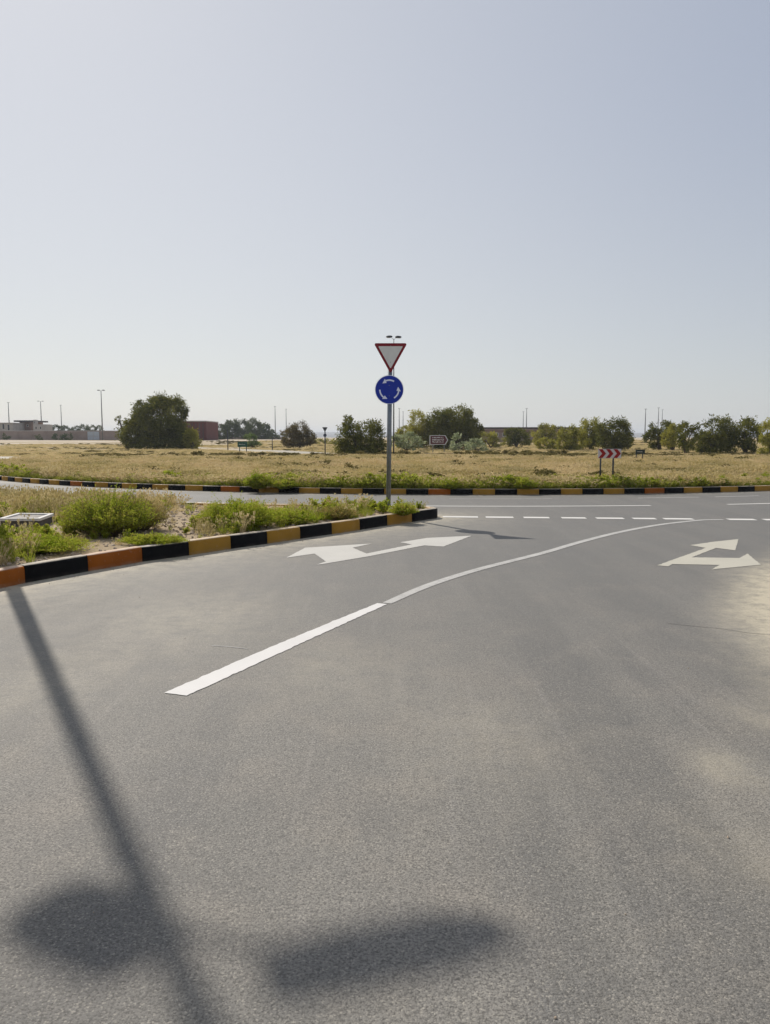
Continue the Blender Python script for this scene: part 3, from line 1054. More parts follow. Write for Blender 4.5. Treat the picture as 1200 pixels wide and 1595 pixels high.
def island_cover():
    """grasses of the splitter island"""
    n = 19000
    x = rng.uniform(-14, 1.2, n); y = rng.uniform(2, 20.5, n)
    ok = inside(x, y, offset_poly(ISL, 0.30)) & (x > -0.9 * y - 2)
    ok &= ~((x < -4.9) & (y > 11.3) & (y < 13.9)) | (rng.uniform(0, 1, n) < 0.06)
    x, y = x[ok], y[ok]
    # pixel-free description of the planting: bare patch in the middle, green by the right, dry tall along the back
    bare = np.exp(-((x + 3.7) / 0.85) ** 2 - ((y - 14.0) / 2.6) ** 2) + 0.9 * np.exp(-((x + 4.2) / 0.7) ** 2 - ((y - 10.4) / 0.8) ** 2)
    green = np.exp(-((x + 2.15) / 1.1) ** 2 - ((y - 13.4) / 1.7) ** 2) + np.exp(-((x + 5.6) / 1.5) ** 2 - ((y - 10.0) / 1.6) ** 2) + 0.7 * (x > -1.5) + 0.55 * (x < -4.7)
    nz = vnoise(x, y, 1.2, 4)
    k = rng.uniform(0, 1, len(x))
    g = (k < np.clip(green * 1.0 - bare * 1.1, 0.03, 1)) & (nz > 0.15)
    s = rng.uniform(0.09, 0.24, g.sum()) * (0.8 + 0.3 * nz[g])
    scatter('green_grass', np.stack([x[g], y[g], np.full(g.sum(), KH - 0.04)], -1), np.stack([s * 0.9, s * 0.9, s], -1), green_lib, 4, 'bright green grass growing on the splitter island', 21, 0.2)
    back = (np.hypot(x - CX, y - CY) < R_OUT + 3.4) & (x < -4.9)
    d = back & (k < 0.55 * (1 - bare) * (0.4 + nz))
    s = rng.uniform(0.25, 0.5, d.sum()) * 0.85
    scatter('dry_grass', np.stack([x[d], y[d], np.full(d.sum(), KH - 0.04)], -1), np.stack([s * 0.55, s * 0.55, s], -1), dry_lib, 5, 'tall thin straw grass at the back of the splitter island', 22, 0.15)
    d2 = ~back & (k > 0.90) & (nz > 0.3)
    s = rng.uniform(0.07, 0.2, d2.sum())
    scatter('dry_litter', np.stack([x[d2], y[d2], np.full(d2.sum(), KH - 0.03)], -1), np.stack([s * 1.2, s * 1.2, s * 0.6], -1), dry_lib, 5, 'dead straw lying on the splitter island soil', 23, 0.5)
    # dead grass stalks mixed through the greens
    d3 = ~back & (k > 0.55) & (k < 0.60 + 0.10 * (x < -4.4)) & (bare < 0.25)
    s = rng.uniform(0.15, 0.36, d3.sum())
    scatter('straw', np.stack([x[d3], y[d3], np.full(d3.sum(), KH - 0.03)], -1), np.stack([s * 0.8, s * 0.8, s], -1), dry_lib, 5, 'thin straw stalks standing among the green island plants', 26, 0.25)
    w = (k < np.clip(green * 0.22 + (x < -4.6) * 0.16, 0, 1) * (1 - 0.9 * np.clip(bare, 0, 1)))
    s = rng.uniform(0.12, 0.32, w.sum())
    scatter('green_weeds', np.stack([x[w], y[w], np.full(w.sum(), KH - 0.04)], -1), np.stack([s, s, s], -1), weed_lib, 4, 'leafy green weeds among the splitter island grass', 24, 0.2)
    # pebbles and clods
    n = 9000
    x = rng.uniform(-9, 1.2, n); y = rng.uniform(7, 19, n)
    ok = inside(x, y, offset_poly(ISL, 0.24))
    x, y = x[ok], y[ok]
    s = rng.gamma(2.0, 0.008, len(x)) + 0.006
    scatter('gravel', np.stack([x, y, np.full(len(x), KH - 0.03)], -1), s, peb_lib, 4, 'loose pebbles and clods on the splitter island', 25, 1.0)


def scrub():
    cl = 520
    cy = 46 + (185 - 46) * rng.uniform(0, 1, cl) ** 1.3; cx = rng.uniform(-0.54, 0.54, cl) * cy
    k = rng.integers(3, 14, cl)
    x = np.repeat(cx, k) + rng.normal(0, 1, k.sum()) * np.repeat(rng.uniform(0.8, 3.5, cl), k)
    y = np.repeat(cy, k) + rng.normal(0, 0.5, k.sum())
    rr = np.hypot(x - CX, y - CY)
    keep = ~road_mask(x, y) & ((rr < R_IN - 0.6) | (rr > R_OUT + 0.8)) & ~((y > 150) & (x < -40))
    x, y = x[keep], y[keep]
    s = rng.uniform(0.25, 0.6, len(x))
    scatter('low_scrub', np.stack([x, y, np.where(np.hypot(x - CX, y - CY) < R_IN, 0.14, gz(x, y) - 0.04)], -1), np.stack([s * 1.8, s * 1.8, s * 0.42], -1), scrub_lib, 3, 'low dull scrub in streaks over the far field', 16)


def central_scrub():
    x, y, rr = rand_disk(150, CX, CY, 0, R_IN - 1.2, 0, 2 * math.pi)
    k = rng.integers(2, 7, len(x))
    x = np.repeat(x, k) + rng.normal(0, 0.8, k.sum()); y = np.repeat(y, k) + rng.normal(0, 0.4, k.sum())
    ok = np.hypot(x - CX, y - CY) < R_IN - 0.8
    x, y = x[ok], y[ok]
    s = rng.uniform(0.22, 0.5, len(x))
    scatter('low_scrub', np.stack([x, y, np.full(len(x), 0.14)], -1), np.stack([s * 1.5, s * 1.5, s], -1), scrub_lib, 3, 'dull olive weeds dotted among the dry grass of the central island', 17)


def road_grit():
    n = 2600
    t = rng.uniform(0, 1, n)
    ln = np.array(lead_in[3:] + near_kerb + nose); L = np.concatenate([[0], np.cumsum(np.hypot(*np.diff(ln, axis=0).T))])
    q = t * L[-1]; x = np.interp(q, L, ln[:, 0]); y = np.interp(q, L, ln[:, 1])
    dx = np.interp(q + .05, L, ln[:, 0]) - x; dy = np.interp(q + .05, L, ln[:, 1]) - y; m = np.hypot(dx, dy) + 1e-9
    o = 0.015 + rng.exponential(0.10, n)
    x = x + dy / m * o; y = y - dx / m * o
    n2 = 130
    x2 = rng.uniform(-3.5, 3.4, n2); y2 = rng.uniform(1.5, 12, n2)
    x = np.concatenate([x, x2]); y = np.concatenate([y, y2])
    ok = road_mask(x, y) & ~inside(x, y, ISL) & (seg_dist(x, y, lead_in[3:] + near_kerb + nose) > 0.01)
    x, y = x[ok], y[ok]
    s = rng.gamma(2.0, 0.0011, len(x)) + 0.001
    scatter('grit', np.stack([x, y, np.full(len(x), 0.002)], -1), s, peb_lib, 4, 'loose grit lying along the gutter and on the road', 27, 1.0)


road_grit()
scrub_lib = library([make_weed(170 + i, 20, 1.0, 0.55, 0.22, 16) for i in range(3)], foliage('scrub', (0.10, 0.09, 0.03), (0.20, 0.165, 0.06), (0.26, 0.22, 0.09), 0.4, 0.35))
central_grass(); scrub(); central_scrub(); central_weeds(); outer_grass(); island_cover()


# individual bushes near by --------------------------------------------------
def bush(name, label, cat, x, y, z0, rx, ry, h, stems, mat, seed, leaf=0.035, group=None, nleaf=30, lean=1.0, kinds=None, stem_mat=None):
    r = np.random.default_rng(seed)
    a = r.uniform(0, 2 * np.pi, stems); tl = np.sqrt(r.uniform(0, 1, stems))
    bx = rx * 0.35 * tl * np.cos(a); by = ry * 0.35 * tl * np.sin(a)
    ex = rx * tl * np.cos(a) * lean + r.normal(0, 0.06 * rx, stems); ey = ry * tl * np.sin(a) * lean + r.normal(0, 0.06 * ry, stems)
    lump = 0.72 + 0.4 * vnoise(ex, ey, 5.0 / max(rx, 0.3), seed)
    ez = h * np.sqrt(np.clip(1 - 0.8 * tl ** 2, 0.05, 1)) * r.uniform(0.5, 1.0, stems) * lump * np.where(r.uniform(0, 1, stems) > 0.93, 1.3, 1.0)
    segs = 4
    T = np.linspace(0, 1, segs + 1)
    wa = r.uniform(0, 2 * np.pi, stems)
    wd = 0.0035
    V = np.zeros((stems, segs + 1, 2, 3))
    for k, t in enumerate(T):
        cx_ = bx + (ex - bx) * t ** 1.3; cy_ = by + (ey - by) * t ** 1.3; cz_ = ez * (t ** 0.75)
        for q, s_ in enumerate((-1, 1)):
            V[:, k, q, 0] = cx_ + s_ * wd * np.cos(wa) * (1 - 0.6 * t); V[:, k, q, 1] = cy_ + s_ * wd * np.sin(wa) * (1 - 0.6 * t); V[:, k, q, 2] = cz_
    idx = np.arange(stems * (segs + 1) * 2).reshape(stems, segs + 1, 2)
    F1 = np.stack([idx[:, :-1, 0], idx[:, :-1, 1], idx[:, 1:, 1], idx[:, 1:, 0]], -1).reshape(-1, 4)
    root = empty(name, (x, y, z0))
    tag(root, label, cat, group)
    link('stems', mesh_np('stems', V.reshape(-1, 3), F1), stem_mat or mat, root)
    # leaves
    n = stems * nleaf
    si = np.repeat(np.arange(stems), nleaf)
    t = r.uniform(0.22, 1.02, n)
    C = np.stack([bx[si] + (ex - bx)[si] * t ** 1.3, by[si] + (ey - by)[si] * t ** 1.3, ez[si] * t ** 0.75], -1)
    D = r.normal(0, 1, (n, 3)); D[:, 2] = np.abs(D[:, 2]) * 0.9; D /= np.linalg.norm(D, axis=1)[:, None]
    E = np.cross(D, r.normal(0, 1, (n, 3))); E /= np.linalg.norm(E, axis=1)[:, None] + 1e-6
    Ls = (0.85 * leaf * r.uniform(0.4, 1.5, n))[:, None]
    Q = np.stack([C, C + D * Ls * 0.5 + E * Ls * 0.14, C + D * Ls, C + D * Ls * 0.5 - E * Ls * 0.14], 1)
    link('leaves', mesh_np('leaves', Q.reshape(-1, 3), np.arange(n * 4).reshape(-1, 4)), mat, root)
    return root


ZI = KH - 0.04
def isl(u, v): return gp(u, v, KH)
twig = simple('twig', (0.16, 0.12, 0.07), 0.9)
b = isl(158, 833); bush('bush', 'large spreading olive green weed bush in the middle of the splitter island', 'bush', b[0], b[1] + .25, ZI, 0.74, 0.70, 0.74, 1800, M['weed'], 31, 0.038, stem_mat=twig)
b = isl(200, 826); bush('bush', 'feathery yellowing bush leaning right beside the large weed bush', 'bush', b[0], b[1] + .3, ZI, 0.60, 0.55, 0.62, 1100, M['weed_dry'], 32, 0.034, stem_mat=twig)
b = isl(35, 858); bush('bush', 'low green weed clump filling the corner of the island by the left kerb', 'bush', b[0], b[1] + .1, ZI, 0.85, 0.6, 0.24, 1500, M['weed'], 33, 0.034)
b = isl(-28, 845); bush('bush', 'green weed clump cut by the left edge of the photo', 'bush', b[0], b[1] + .2, ZI, 0.7, 0.6, 0.24, 900, M['weed'], 34, 0.034)
b = isl(368, 822); bush('bush', 'bright green grassy clump in front of the back kerb, left of the sign', 'bush', b[0], b[1] + .25, ZI, 0.78, 0.6, 0.50, 1900, M['weed'], 35, 0.038)
b = isl(455, 815); bush('bush', 'narrow green clump between the grassy clump and the sign post', 'bush', b[0], b[1] + .2, ZI, 0.5, 0.5, 0.3, 600, M['weed'], 36, 0.034)
b = isl(523, 806); bush('bush', 'small yellow green tuft left of the sign post', 'bush', b[0], b[1], ZI, 0.45, 0.35, 0.30, 420, M['weed_dry'], 37, 0.034)
b = isl(628, 800); bush('bush', 'small dark green bush at the foot of the sign post', 'bush', b[0], b[1] + .1, ZI, 0.30, 0.28, 0.26, 420, M['weed'], 38, 0.034)
b = isl(235, 846); bush('bush', 'low flat green weed right behind the kerb below the yellowing bush', 'bush', b[0], b[1] + .1, ZI, 0.5, 0.3, 0.16, 500, M['weed'], 39, 0.03)
# clumps on the central island's front edge
for (u, v, rx, h, n, m, lab, sd) in (
        (400, 762, 0.48, 0.52, 600, 'weed', 'tallest green bush at the central kerb, left of the sign post', 41),
        (440, 762, 0.5, 0.30, 500, 'weed', 'dark low green bush directly right of the tallest kerb bush', 42),
        (705, 764, 0.35, 0.34, 350, 'weed', 'green clump at the central kerb just right of the sign post', 43),
        (820, 764, 0.4, 0.36, 350, 'weed', 'green clump at the central kerb midway to the chevron sign', 44),
        (932, 762, 0.33, 0.42, 420, 'weed', 'leafy green weed growing round the left leg of the chevron sign', 45),
        (946, 760, 0.2, 0.42, 160, 'weed_dry', 'thin reddish dry weed between the legs of the chevron sign', 46),
        (1095, 760, 0.4, 0.32, 380, 'weed', 'green clump at the central kerb right of the chevron sign', 47),
        (1133, 759, 0.28, 0.34, 260, 'weed', 'small upright green clump at the far right of the central kerb', 48)):
    gx, gy = gp(u, v, 0.14)
    bush('bush', lab, 'bush', gx, gy + 0.35, 0.13, rx, rx * 0.7, h, n, M[m], sd, 0.05)

# ------------------------------------------------------------------ trees
def crown_mesh(lobes, leaf, seed, dens=2.0, droop=0.5, slim=0.32):
    """lobes: (x, y, z, rx, ry, rz)"""
    r = np.random.default_rng(seed)
    Cs = []; Ds = []
    for (x, y, z, rx, ry, rz) in lobes:
        area = 4 * math.pi * ((rx * ry) ** 1.6 / 3 + (rx * rz) ** 1.6 / 3 + (ry * rz) ** 1.6 / 3) ** (1 / 1.6)
        n = int(max(60, 2.1 * dens * area / (leaf * leaf * slim)))
        # sub-clumps give light and dark masses and gaps
        k = max(10, int(8 + area / (leaf * leaf * 22)))
        sub = r.normal(0, 1, (k, 3)); sub /= np.linalg.norm(sub, axis=1)[:, None]
        sub *= (r.uniform(0.45, 1.02, k) ** 0.5)[:, None]
        ci = r.integers(0, k, n)
        off = np.clip(r.normal(0, 1, (n, 3)), -1.5, 1.5) * r.uniform(0.12, 0.26, n)[:, None] * 0.85
        p = (sub[ci] + off) * np.array((rx, ry, rz)) + np.array((x, y, z))
        p[:, 2] = np.where(p[:, 2] < 0.05, r.uniform(0.05, 0.5, n), p[:, 2])
        Cs.append(p)
        d = (sub[ci] + off * 2); d /= np.linalg.norm(d, axis=1)[:, None] + 1e-6
        d = d + r.normal(0, 0.7, (n, 3)); d[:, 2] -= droop
        d /= np.linalg.norm(d, axis=1)[:, None] + 1e-6
        Ds.append(d)
    C = np.concatenate(Cs); D = np.concatenate(Ds)
    n = len(C)
    E = np.cross(D, r.normal(0, 1, (n, 3))); E /= np.linalg.norm(E, axis=1)[:, None] + 1e-6
    L = (leaf * r.uniform(0.5, 1.5, n))[:, None]
    Q = np.stack([C, C + D * L * 0.5 + E * L * slim * 0.5, C + D * L, C + D * L * 0.5 - E * L * slim * 0.5], 1)
    return mesh_np('crown', Q.reshape(-1, 3), np.arange(n * 4).reshape(-1, 4))


def tree(name, label, cat, Y, lobes_px, mat, leaf=0.28, dens=1.3, seed=1, u0=None, group=None, droop=0.5, trunk=True, depth=1.0, slim=0.32, nlimb=5):
    """lobes_px: (u, v_centre, half width px, half height px)"""
    r = random.Random(seed)
    if u0 is None: u0 = sum(l[0] * l[2] for l in lobes_px) / sum(l[2] for l in lobes_px)
    X0 = px(u0, Y); Z0 = float(gz(X0, Y)) - 0.04
    root = empty(name, (X0, Y, Z0))
    tag(root, label, cat, group)
    s = Y / F
    span = max(l[2] for l in lobes_px) * s
    L = []
    for (u, v, hw, hh) in lobes_px:
        L.append((px(u, Y) - X0, r.uniform(-0.3, 0.3) * span * depth, max(pz(v, Y) - Z0, hh * s * 0.8), hw * s, hw * s * r.uniform(0.8, 1.1) * depth, hh * s))
    link('crown', crown_mesh(L, leaf * 0.82, seed, dens, droop, slim), M[mat], root)
    if trunk:
        mb = MB()
        top = max(l[2] for l in L)
        tr = 0.035 * top + 0.05
        for k in range(nlimb):
            l = L[k % len(L)]
            a = r.uniform(0, 6.28)
            ex, ey, ez = l[0] + r.uniform(-.5, .5) * l[3], l[1] + r.uniform(-.5, .5) * l[4], l[2] + r.uniform(-0.2, 0.5) * l[5]
            pts = []
            for i in range(6):
                t = i / 5
                pts.append((math.cos(a) * tr * 0.5 + ex * t ** 1.2 + r.uniform(-.04, .04) * top * (0 < i < 5), math.sin(a) * tr * 0.5 + ey * t ** 1.2, ez * t ** 0.8))
            mb.tube(pts, [tr * (1 - 0.82 * i / 5) for i in range(6)], 6)
        mb.build('trunk', M['bark'], root)
    return root


# left of the sign
tree('tree', 'big dark dense tree standing alone on the left of the field', 'tree', 103,
     [(252, 650, 34, 31), (230, 674, 32, 24), (228, 640, 13, 14), (272, 646, 19, 26), (262, 678, 34, 24), (205, 682, 14, 14), (250, 692, 48, 11), (282, 682, 18, 18), (258, 632, 26, 15), (215, 662, 13, 14)],
     'leaf_dark', 0.36, 1.3, 51, 250)
tree('small_tree', 'thin sprig of a tree sticking out at the left foot of the big dark tree', 'tree', 105, [(187, 653, 5, 4), (193, 664, 7, 7), (200, 672, 7, 8)], 'leaf_dark', 0.3, 0.7, 52, 200)
tree('shrub', 'olive shrub hugging the right foot of the big dark tree', 'shrub', 101, [(299, 684, 12, 16), (306, 690, 8, 10)], 'leaf_olive', 0.3, 1.3, 53)
for i, (u, v, hw, hh, lab) in enumerate(((346, 672, 12, 10, 'leftmost tree of the far hazy grove'), (362, 667, 12, 13, 'second tree of the far hazy grove'), (380, 669, 12, 12, 'middle tree of the far hazy grove'), (397, 667, 12, 12, 'fourth tree of the far hazy grove'), (411, 672, 10, 11, 'low rounded tree at the right end of the far grove'), (424, 677, 9, 6, 'lowest tree trailing off right of the far grove'))):
    tree('tree', lab, 'tree', 245 + 6 * (i % 3), [(u, v, hw, hh), (u + 3, v + 5, hw, hh * 0.7)], 'leaf_far', 0.7, 1.2, 60 + i, group='far grove behind the green sign', droop=0.0)
tree('shrub', 'round light green shrub behind the green road sign', 'shrub', 120, [(391, 686, 10, 9), (395, 691, 11, 5)], 'leaf_light', 0.3, 1.3, 70)
tree('tree', 'brownish umbrella shaped tree left of the far give way sign', 'tree', 112, [(466, 671, 15, 14), (455, 680, 14, 13), (478, 680, 12, 14), (466, 686, 22, 9)], 'leaf_brown', 0.3, 1.1, 71, 468, droop=0.7)
tree('large_bush', 'dark twiggy bush on the island left of the sign post', 'bush', 68, [(548, 682, 20, 28), (575, 683, 24, 28), (562, 695, 34, 17), (540, 660, 10, 11), (585, 690, 14, 20)], 'leaf_dark', 0.24, 1.0, 72, 562)
# right of the sign
tree('tree', 'smaller rounded tree overlapping the left side of the broad tree', 'tree', 106, [(652, 662, 18, 20), (645, 678, 15, 18), (660, 676, 16, 20)], 'leaf_olive', 0.32, 1.2, 73)
tree('tree', 'broad dark olive tree behind the brown arrow sign', 'tree', 104, [(690, 662, 24, 24), (712, 656, 26, 21), (728, 668, 20, 26), (700, 680, 34, 20), (738, 672, 12, 16), (680, 672, 16, 24)], 'leaf_dark', 0.34, 1.3, 74, 705)
tree('shrub', 'olive shrub peeking past the left of the sign post', 'shrub', 108, [(630, 672, 10, 8), (625, 682, 10, 12)], 'leaf_olive', 0.3, 1.2, 75)
tree('shrub', 'large leafed pale green shrub right behind the sign post', 'shrub', 86, [(632, 686, 16, 11), (646, 691, 13, 9), (618, 690, 9, 10)], 'leaf_grey', 0.42, 0.9, 76, droop=-0.6, slim=0.5)
tree('shrub', 'pale grey green shrub just right of the brown arrow sign', 'shrub', 88, [(713, 690, 11, 11), (718, 697, 12, 7)], 'leaf_grey', 0.42, 0.9, 77, droop=-0.6, slim=0.5)
tree('shrub', 'wide low pale shrub at the right end of the pale row', 'shrub', 86, [(738, 695, 11, 9), (752, 697, 11, 8)], 'leaf_grey', 0.42, 0.9, 78, droop=-0.6, slim=0.5)
tree('shrub', 'olive shrub at the right foot of the broad dark tree', 'shrub', 118, [(758, 684, 15, 11), (774, 687, 10, 8)], 'leaf_olive', 0.34, 1.3, 79)
tree('shrub', 'boxy very dark shrub in front of the long low building', 'shrub', 122, [(796, 680, 13, 13), (812, 681, 14, 12)], 'leaf_dark', 0.34, 1.5, 80)
tree('shrub', 'dark green tree between the boxy shrub and the olive grove', 'tree', 128, [(838, 676, 11, 13), (850, 674, 12, 12), (862, 676, 9, 12)], 'leaf_olive', 0.34, 1.2, 81)
tree('shrub', 'low round shrub standing in front of the olive grove', 'shrub', 96, [(849, 692, 13, 9), (860, 696, 12, 6)], 'leaf_olive', 0.3, 1.5, 82)
tree('tree', 'leftmost olive tree of the grove behind the chevron sign', 'tree', 92, [(885, 679, 15, 18), (895, 684, 18, 16), (878, 688, 10, 12)], 'leaf_olive', 0.32, 1.3, 83, group='olive grove behind the chevron sign')
tree('tree', 'tall yellow green tree in the middle of the olive grove', 'tree', 94, [(918, 672, 18, 19), (908, 680, 13, 20), (930, 680, 14, 20)], 'leaf_olive', 0.32, 1.3, 84, group='olive grove behind the chevron sign')
tree('tree', 'darkest rounded tree at the right end of the olive grove', 'tree', 90, [(952, 672, 22, 20), (962, 680, 18, 19), (945, 686, 18, 15)], 'leaf_dark', 0.32, 1.3, 85, group='olive grove behind the chevron sign')
tree('shrub', 'small dark shrub just past the right end of the olive grove', 'shrub', 96, [(977, 688, 9, 8)], 'leaf_dark', 0.3, 1.3, 86)
tree('tree', 'dark domed tree at the left end of the right hand row', 'tree', 92, [(1025, 670, 16, 15), (1018, 682, 13, 16), (1036, 680, 14, 16)], 'leaf_dark', 0.34, 1.3, 87, group='row of trees on the right')
tree('tree', 'yellow olive tree in front of the dark domed tree', 'tree', 88, [(1050, 678, 14, 16), (1042, 685, 11, 12)], 'leaf_olive', 0.32, 1.3, 88, group='row of trees on the right')
tree('tree', 'drooping dark olive tree with an open trunk, third in the right hand row', 'tree', 76, [(1068, 677, 16, 19), (1076, 686, 13, 16)], 'leaf_dark', 0.3, 1.2, 89, 1066, group='row of trees on the right')
tree('tree', 'tallest dark spiky tree of the right hand row', 'tree', 78, [(1108, 672, 18, 22), (1124, 678, 20, 24), (1112, 690, 24, 17), (1096, 684, 9, 14)], 'leaf_dark', 0.3, 1.2, 90, 1114, group='row of trees on the right')
tree('tree', 'broad dark tree right of the tallest spiky one', 'tree', 78, [(1158, 676, 18, 22), (1150, 686, 17, 16), (1172, 682, 14, 20)], 'leaf_dark', 0.3, 1.2, 91, 1160, group='row of trees on the right')
tree('tree', 'light olive tree cut by the right edge of the photo', 'tree', 73, [(1198, 676, 16, 22), (1194, 694, 13, 16), (1212, 684, 15, 24)], 'leaf_olive', 0.3, 1.2, 92, 1200, group='row of trees on the right')
# low growth far behind the wall on the left and further off
far_spots = [(88, 668, 8, 5, 290), (104, 668, 9, 5, 290), (122, 669, 8, 5, 290), (134, 666, 6, 6, 290), (146, 667, 7, 5, 280), (157, 669, 7, 6, 280), (12, 680, 5, 4, 208), (64, 681, 5, 4, 208), (92, 681, 8, 5, 208), (108, 680, 6, 5, 208), (440, 680, 9, 4, 330), (495, 690, 9, 4, 150), (515, 688, 9, 5, 150), (868, 672, 10, 8, 200), (1090, 690, 8, 6, 150)]
for i, (u, v, hw, hh, Y) in enumerate(far_spots):
    where = 'beyond the tan wall' if i < 6 else ('at the foot of the tan wall' if i < 10 else 'on the open field')
    lab = ['first', 'second', 'third', 'fourth, spiky,', 'fifth', 'sixth', 'leftmost', 'second', 'widest', 'rightmost', 'hazy', 'pale yellow green', 'low yellow green', 'distant dim', 'shaded'][i]
    extra = ['', '', '', '', '', '', '', '', '', '', ' left of the umbrella tree', ' right of the umbrella tree', ' left of the twiggy bush', ' behind the olive grove', ' behind the right hand row'][i]
    tree('shrub', f'{lab} small dark shrub {where}' + (' counted from the left' if i < 6 else '') + extra, 'shrub', Y, [(u, v, hw, hh)], 'leaf_far' if i not in (11, 12) else 'leaf_olive', 0.5, 1.2, 110 + i, trunk=False)

# ------------------------------------------------------------------ the main sign
SY = 16.06
def rounded_tri(w, h, r, up=False, n=6):
    """downward pointing triangle with rounded corners, centre of the top edge at 0,0"""
    P = [Vector((-w / 2, 0)), Vector((w / 2, 0)), Vector((0, -h))]
    out = []
    for i in range(3):
        a, b, c = P[i - 1], P[i], P[(i + 1) % 3]
        d1 = (a - b).normalized(); d2 = (c - b).normalized()
        half = math.acos(max(-1, min(1, d1.dot(d2)))) / 2
        bis = (d1 + d2).normalized()
        cen = b + bis * (r / math.sin(half))
        t1 = b + d1 * (r / math.tan(half)); t2 = b + d2 * (r / math.tan(half))
        a1 = math.atan2(t1.y - cen.y, t1.x - cen.x); a2 = math.atan2(t2.y - cen.y, t2.x - cen.x)
        da = (a2 - a1 + math.pi) % (2 * math.pi) - math.pi
        out += [(cen.x + r * math.cos(a1 + da * k / n), cen.y + r * math.sin(a1 + da * k / n)) for k in range(n + 1)]
    return out


def circ(r, n=48, cx=0, cz=0):
    return [(cx + r * math.cos(2 * math.pi * k / n), cz + r * math.sin(2 * math.pi * k / n)) for k in range(n)]


def road_sign():
    x = px(605.2, SY)
    root = empty('traffic_sign', (x, SY, KH - 0.04))
    tag(root, 'grey post with a red and white give way triangle above a blue roundabout disc', 'traffic sign')
    z = lambda v: pz(v, SY) - (KH - 0.04)
    lean = (px(608, SY) - x) / z(560)
    cxz = lambda v: lean * z(v)
    top = z(541)
    MB().tube([(0, 0, 0), (cxz(541), 0, top)], 0.048, 20).build('post', M['galv'], root)
    MB().tube([(cxz(541), 0, top), (cxz(541), 0, top + 0.012)], 0.052, 20).build('post_cap', M['dark_steel'], root)
    MB().box(-0.16, 0.16, -0.16, 0.16, -0.04, 0.015).bevel(0.004, 1).build('footing', M['concrete'], root)
    f = -0.062
    # triangle
    w, h = 51.5 * SY / F, 46 * SY / F
    tz = z(538); tx = px(608.5, SY) - x
    tri = MB().prism(rounded_tri(w, h, 0.028), 0, 0.010).build('triangle_plate', M['sign_red'], root); tri.location = (tx, f, tz)
    b = MB().prism(rounded_tri(w * 0.735, h * 0.735, 0.012), 0, 0.003).build('white_centre', M['sign_white'], tri); b.location = (0, -0.003, -h * 0.100)
    # disc
    r = 22.0 * SY / F
    dz = z(608.3); dx = px(606.6, SY) - x
    disc = MB().prism(circ(r, 64), 0, 0.010).build('disc_plate', M['sign_blue'], root); disc.location = (dx, f - 0.0, dz)
    rim = MB(); 
    o1 = circ(r, 64); i1 = circ(r * 0.965, 64)
    for k in range(64):
        a, b_, c, d = o1[k], o1[(k + 1) % 64], i1[(k + 1) % 64], i1[k]
        rim.bm.faces.new([rim.bm.verts.new((p[0], -0.003, p[1])) for p in (a, b_, c, d)])
    rim.build('disc_rim', M['sign_pale'], disc)
    for a0 in (62, 182, 302):            # three arrows running anticlockwise
        mb = MB(); ra, wd = r * 0.66, r * 0.10
        pts_o, pts_i = [], []
        span = 52
        for k in range(11):
            a = R(a0 - 2 + span * k / 10)
            pts_o.append(((ra + wd / 2) * math.cos(a), (ra + wd / 2) * math.sin(a)))
            pts_i.append(((ra - wd / 2) * math.cos(a), (ra - wd / 2) * math.sin(a)))
        e = R(a0 - 2 + span); tip = R(a0 - 2 + span + 26)
        hd = [((ra + wd * 1.55) * math.cos(e), (ra + wd * 1.55) * math.sin(e)), (ra * 0.98 * math.cos(tip), ra * 0.98 * math.sin(tip)), ((ra - wd * 1.55) * math.cos(e), (ra - wd * 1.55) * math.sin(e))]
        mb.prism(pts_o + hd + pts_i[::-1], 0, 0.003)
        ar = mb.build('curved_arrow', M['sign_pale'], disc); ar.location = (0, -0.003, 0)
    # dome bolts through the plates
    for par, pts in ((tri, ((0, -0.055), (0, -h * 0.62))), (disc, ((0, r * 0.30), (0, -r * 0.42)))):
        for (bx_, bz_) in pts:
            MB().tube([(bx_, 0.0, bz_), (bx_, -0.008, bz_)], [0.009, 0.006], 10).build('bolt', M['galv'], par)
    # brackets
    for zz, par in ((tz - 0.10, root), (tz - 0.36, root), (dz + 0.13, root), (dz - 0.13, root)):
        bx = lean * zz
        MB().box(bx - 0.075, bx + 0.075, f + 0.010, -0.030, zz - 0.016, zz + 0.016).tube([(bx, 0, zz - 0.014), (bx, 0, zz + 0.014)], 0.056, 16).build('clamp', M['galv'], par)


road_sign()

# chevron board
def chevron_sign():
    Y = 23.3
    x = px(949, Y)
    root = empty('chevron_sign', (x, Y, 0.14))
    tag(root, 'red and white chevron board pointing right on two dark posts', 'traffic sign')
    w = 36 * Y / F; z1 = pz(699, Y) - 0.14; z0 = pz(713.5, Y) - 0.14
    bd = MB().box(-w / 2, w / 2, -0.012, 0, z0, z1).build('board', M['chev_white'], root)
    n = 3; cw_ = w / n; h = z1 - z0
    for k in range(n):
        a = -w / 2 + 0.012 + k * (w - 0.03) / n
        t = cw_ * 0.52
        ti = cw_ * 0.47
        poly = [(a, z0 + 0.008), (a + t, z0 + 0.008), (a + t + ti, (z0 + z1) / 2), (a + t, z1 - 0.008), (a, z1 - 0.008), (a + ti, (z0 + z1) / 2)]
        MB().prism(poly, -0.0145, -0.011).build('chevron', M['chev_red'], bd)
    for u in (935.8, 955.5):
        dx = px(u, Y) - x
        MB().tube([(dx, 0.03, 0), (dx, 0.03, z1 - 0.02)], 0.026, 12).build('post', M['dark_steel'], root)
        MB().box(dx - 0.04, dx + 0.04, 0.0, 0.012, (z0 + z1) / 2 - 0.02, (z0 + z1) / 2 + 0.02).build('bracket', M['galv'], root)


M['chev_white'] = simple('chevron_white', (0.60, 0.53, 0.51), 0.5, var=0.05)
M['chev_red'] = simple('chevron_red', (0.30, 0.010, 0.008), 0.5, var=0.08)
chevron_sign()


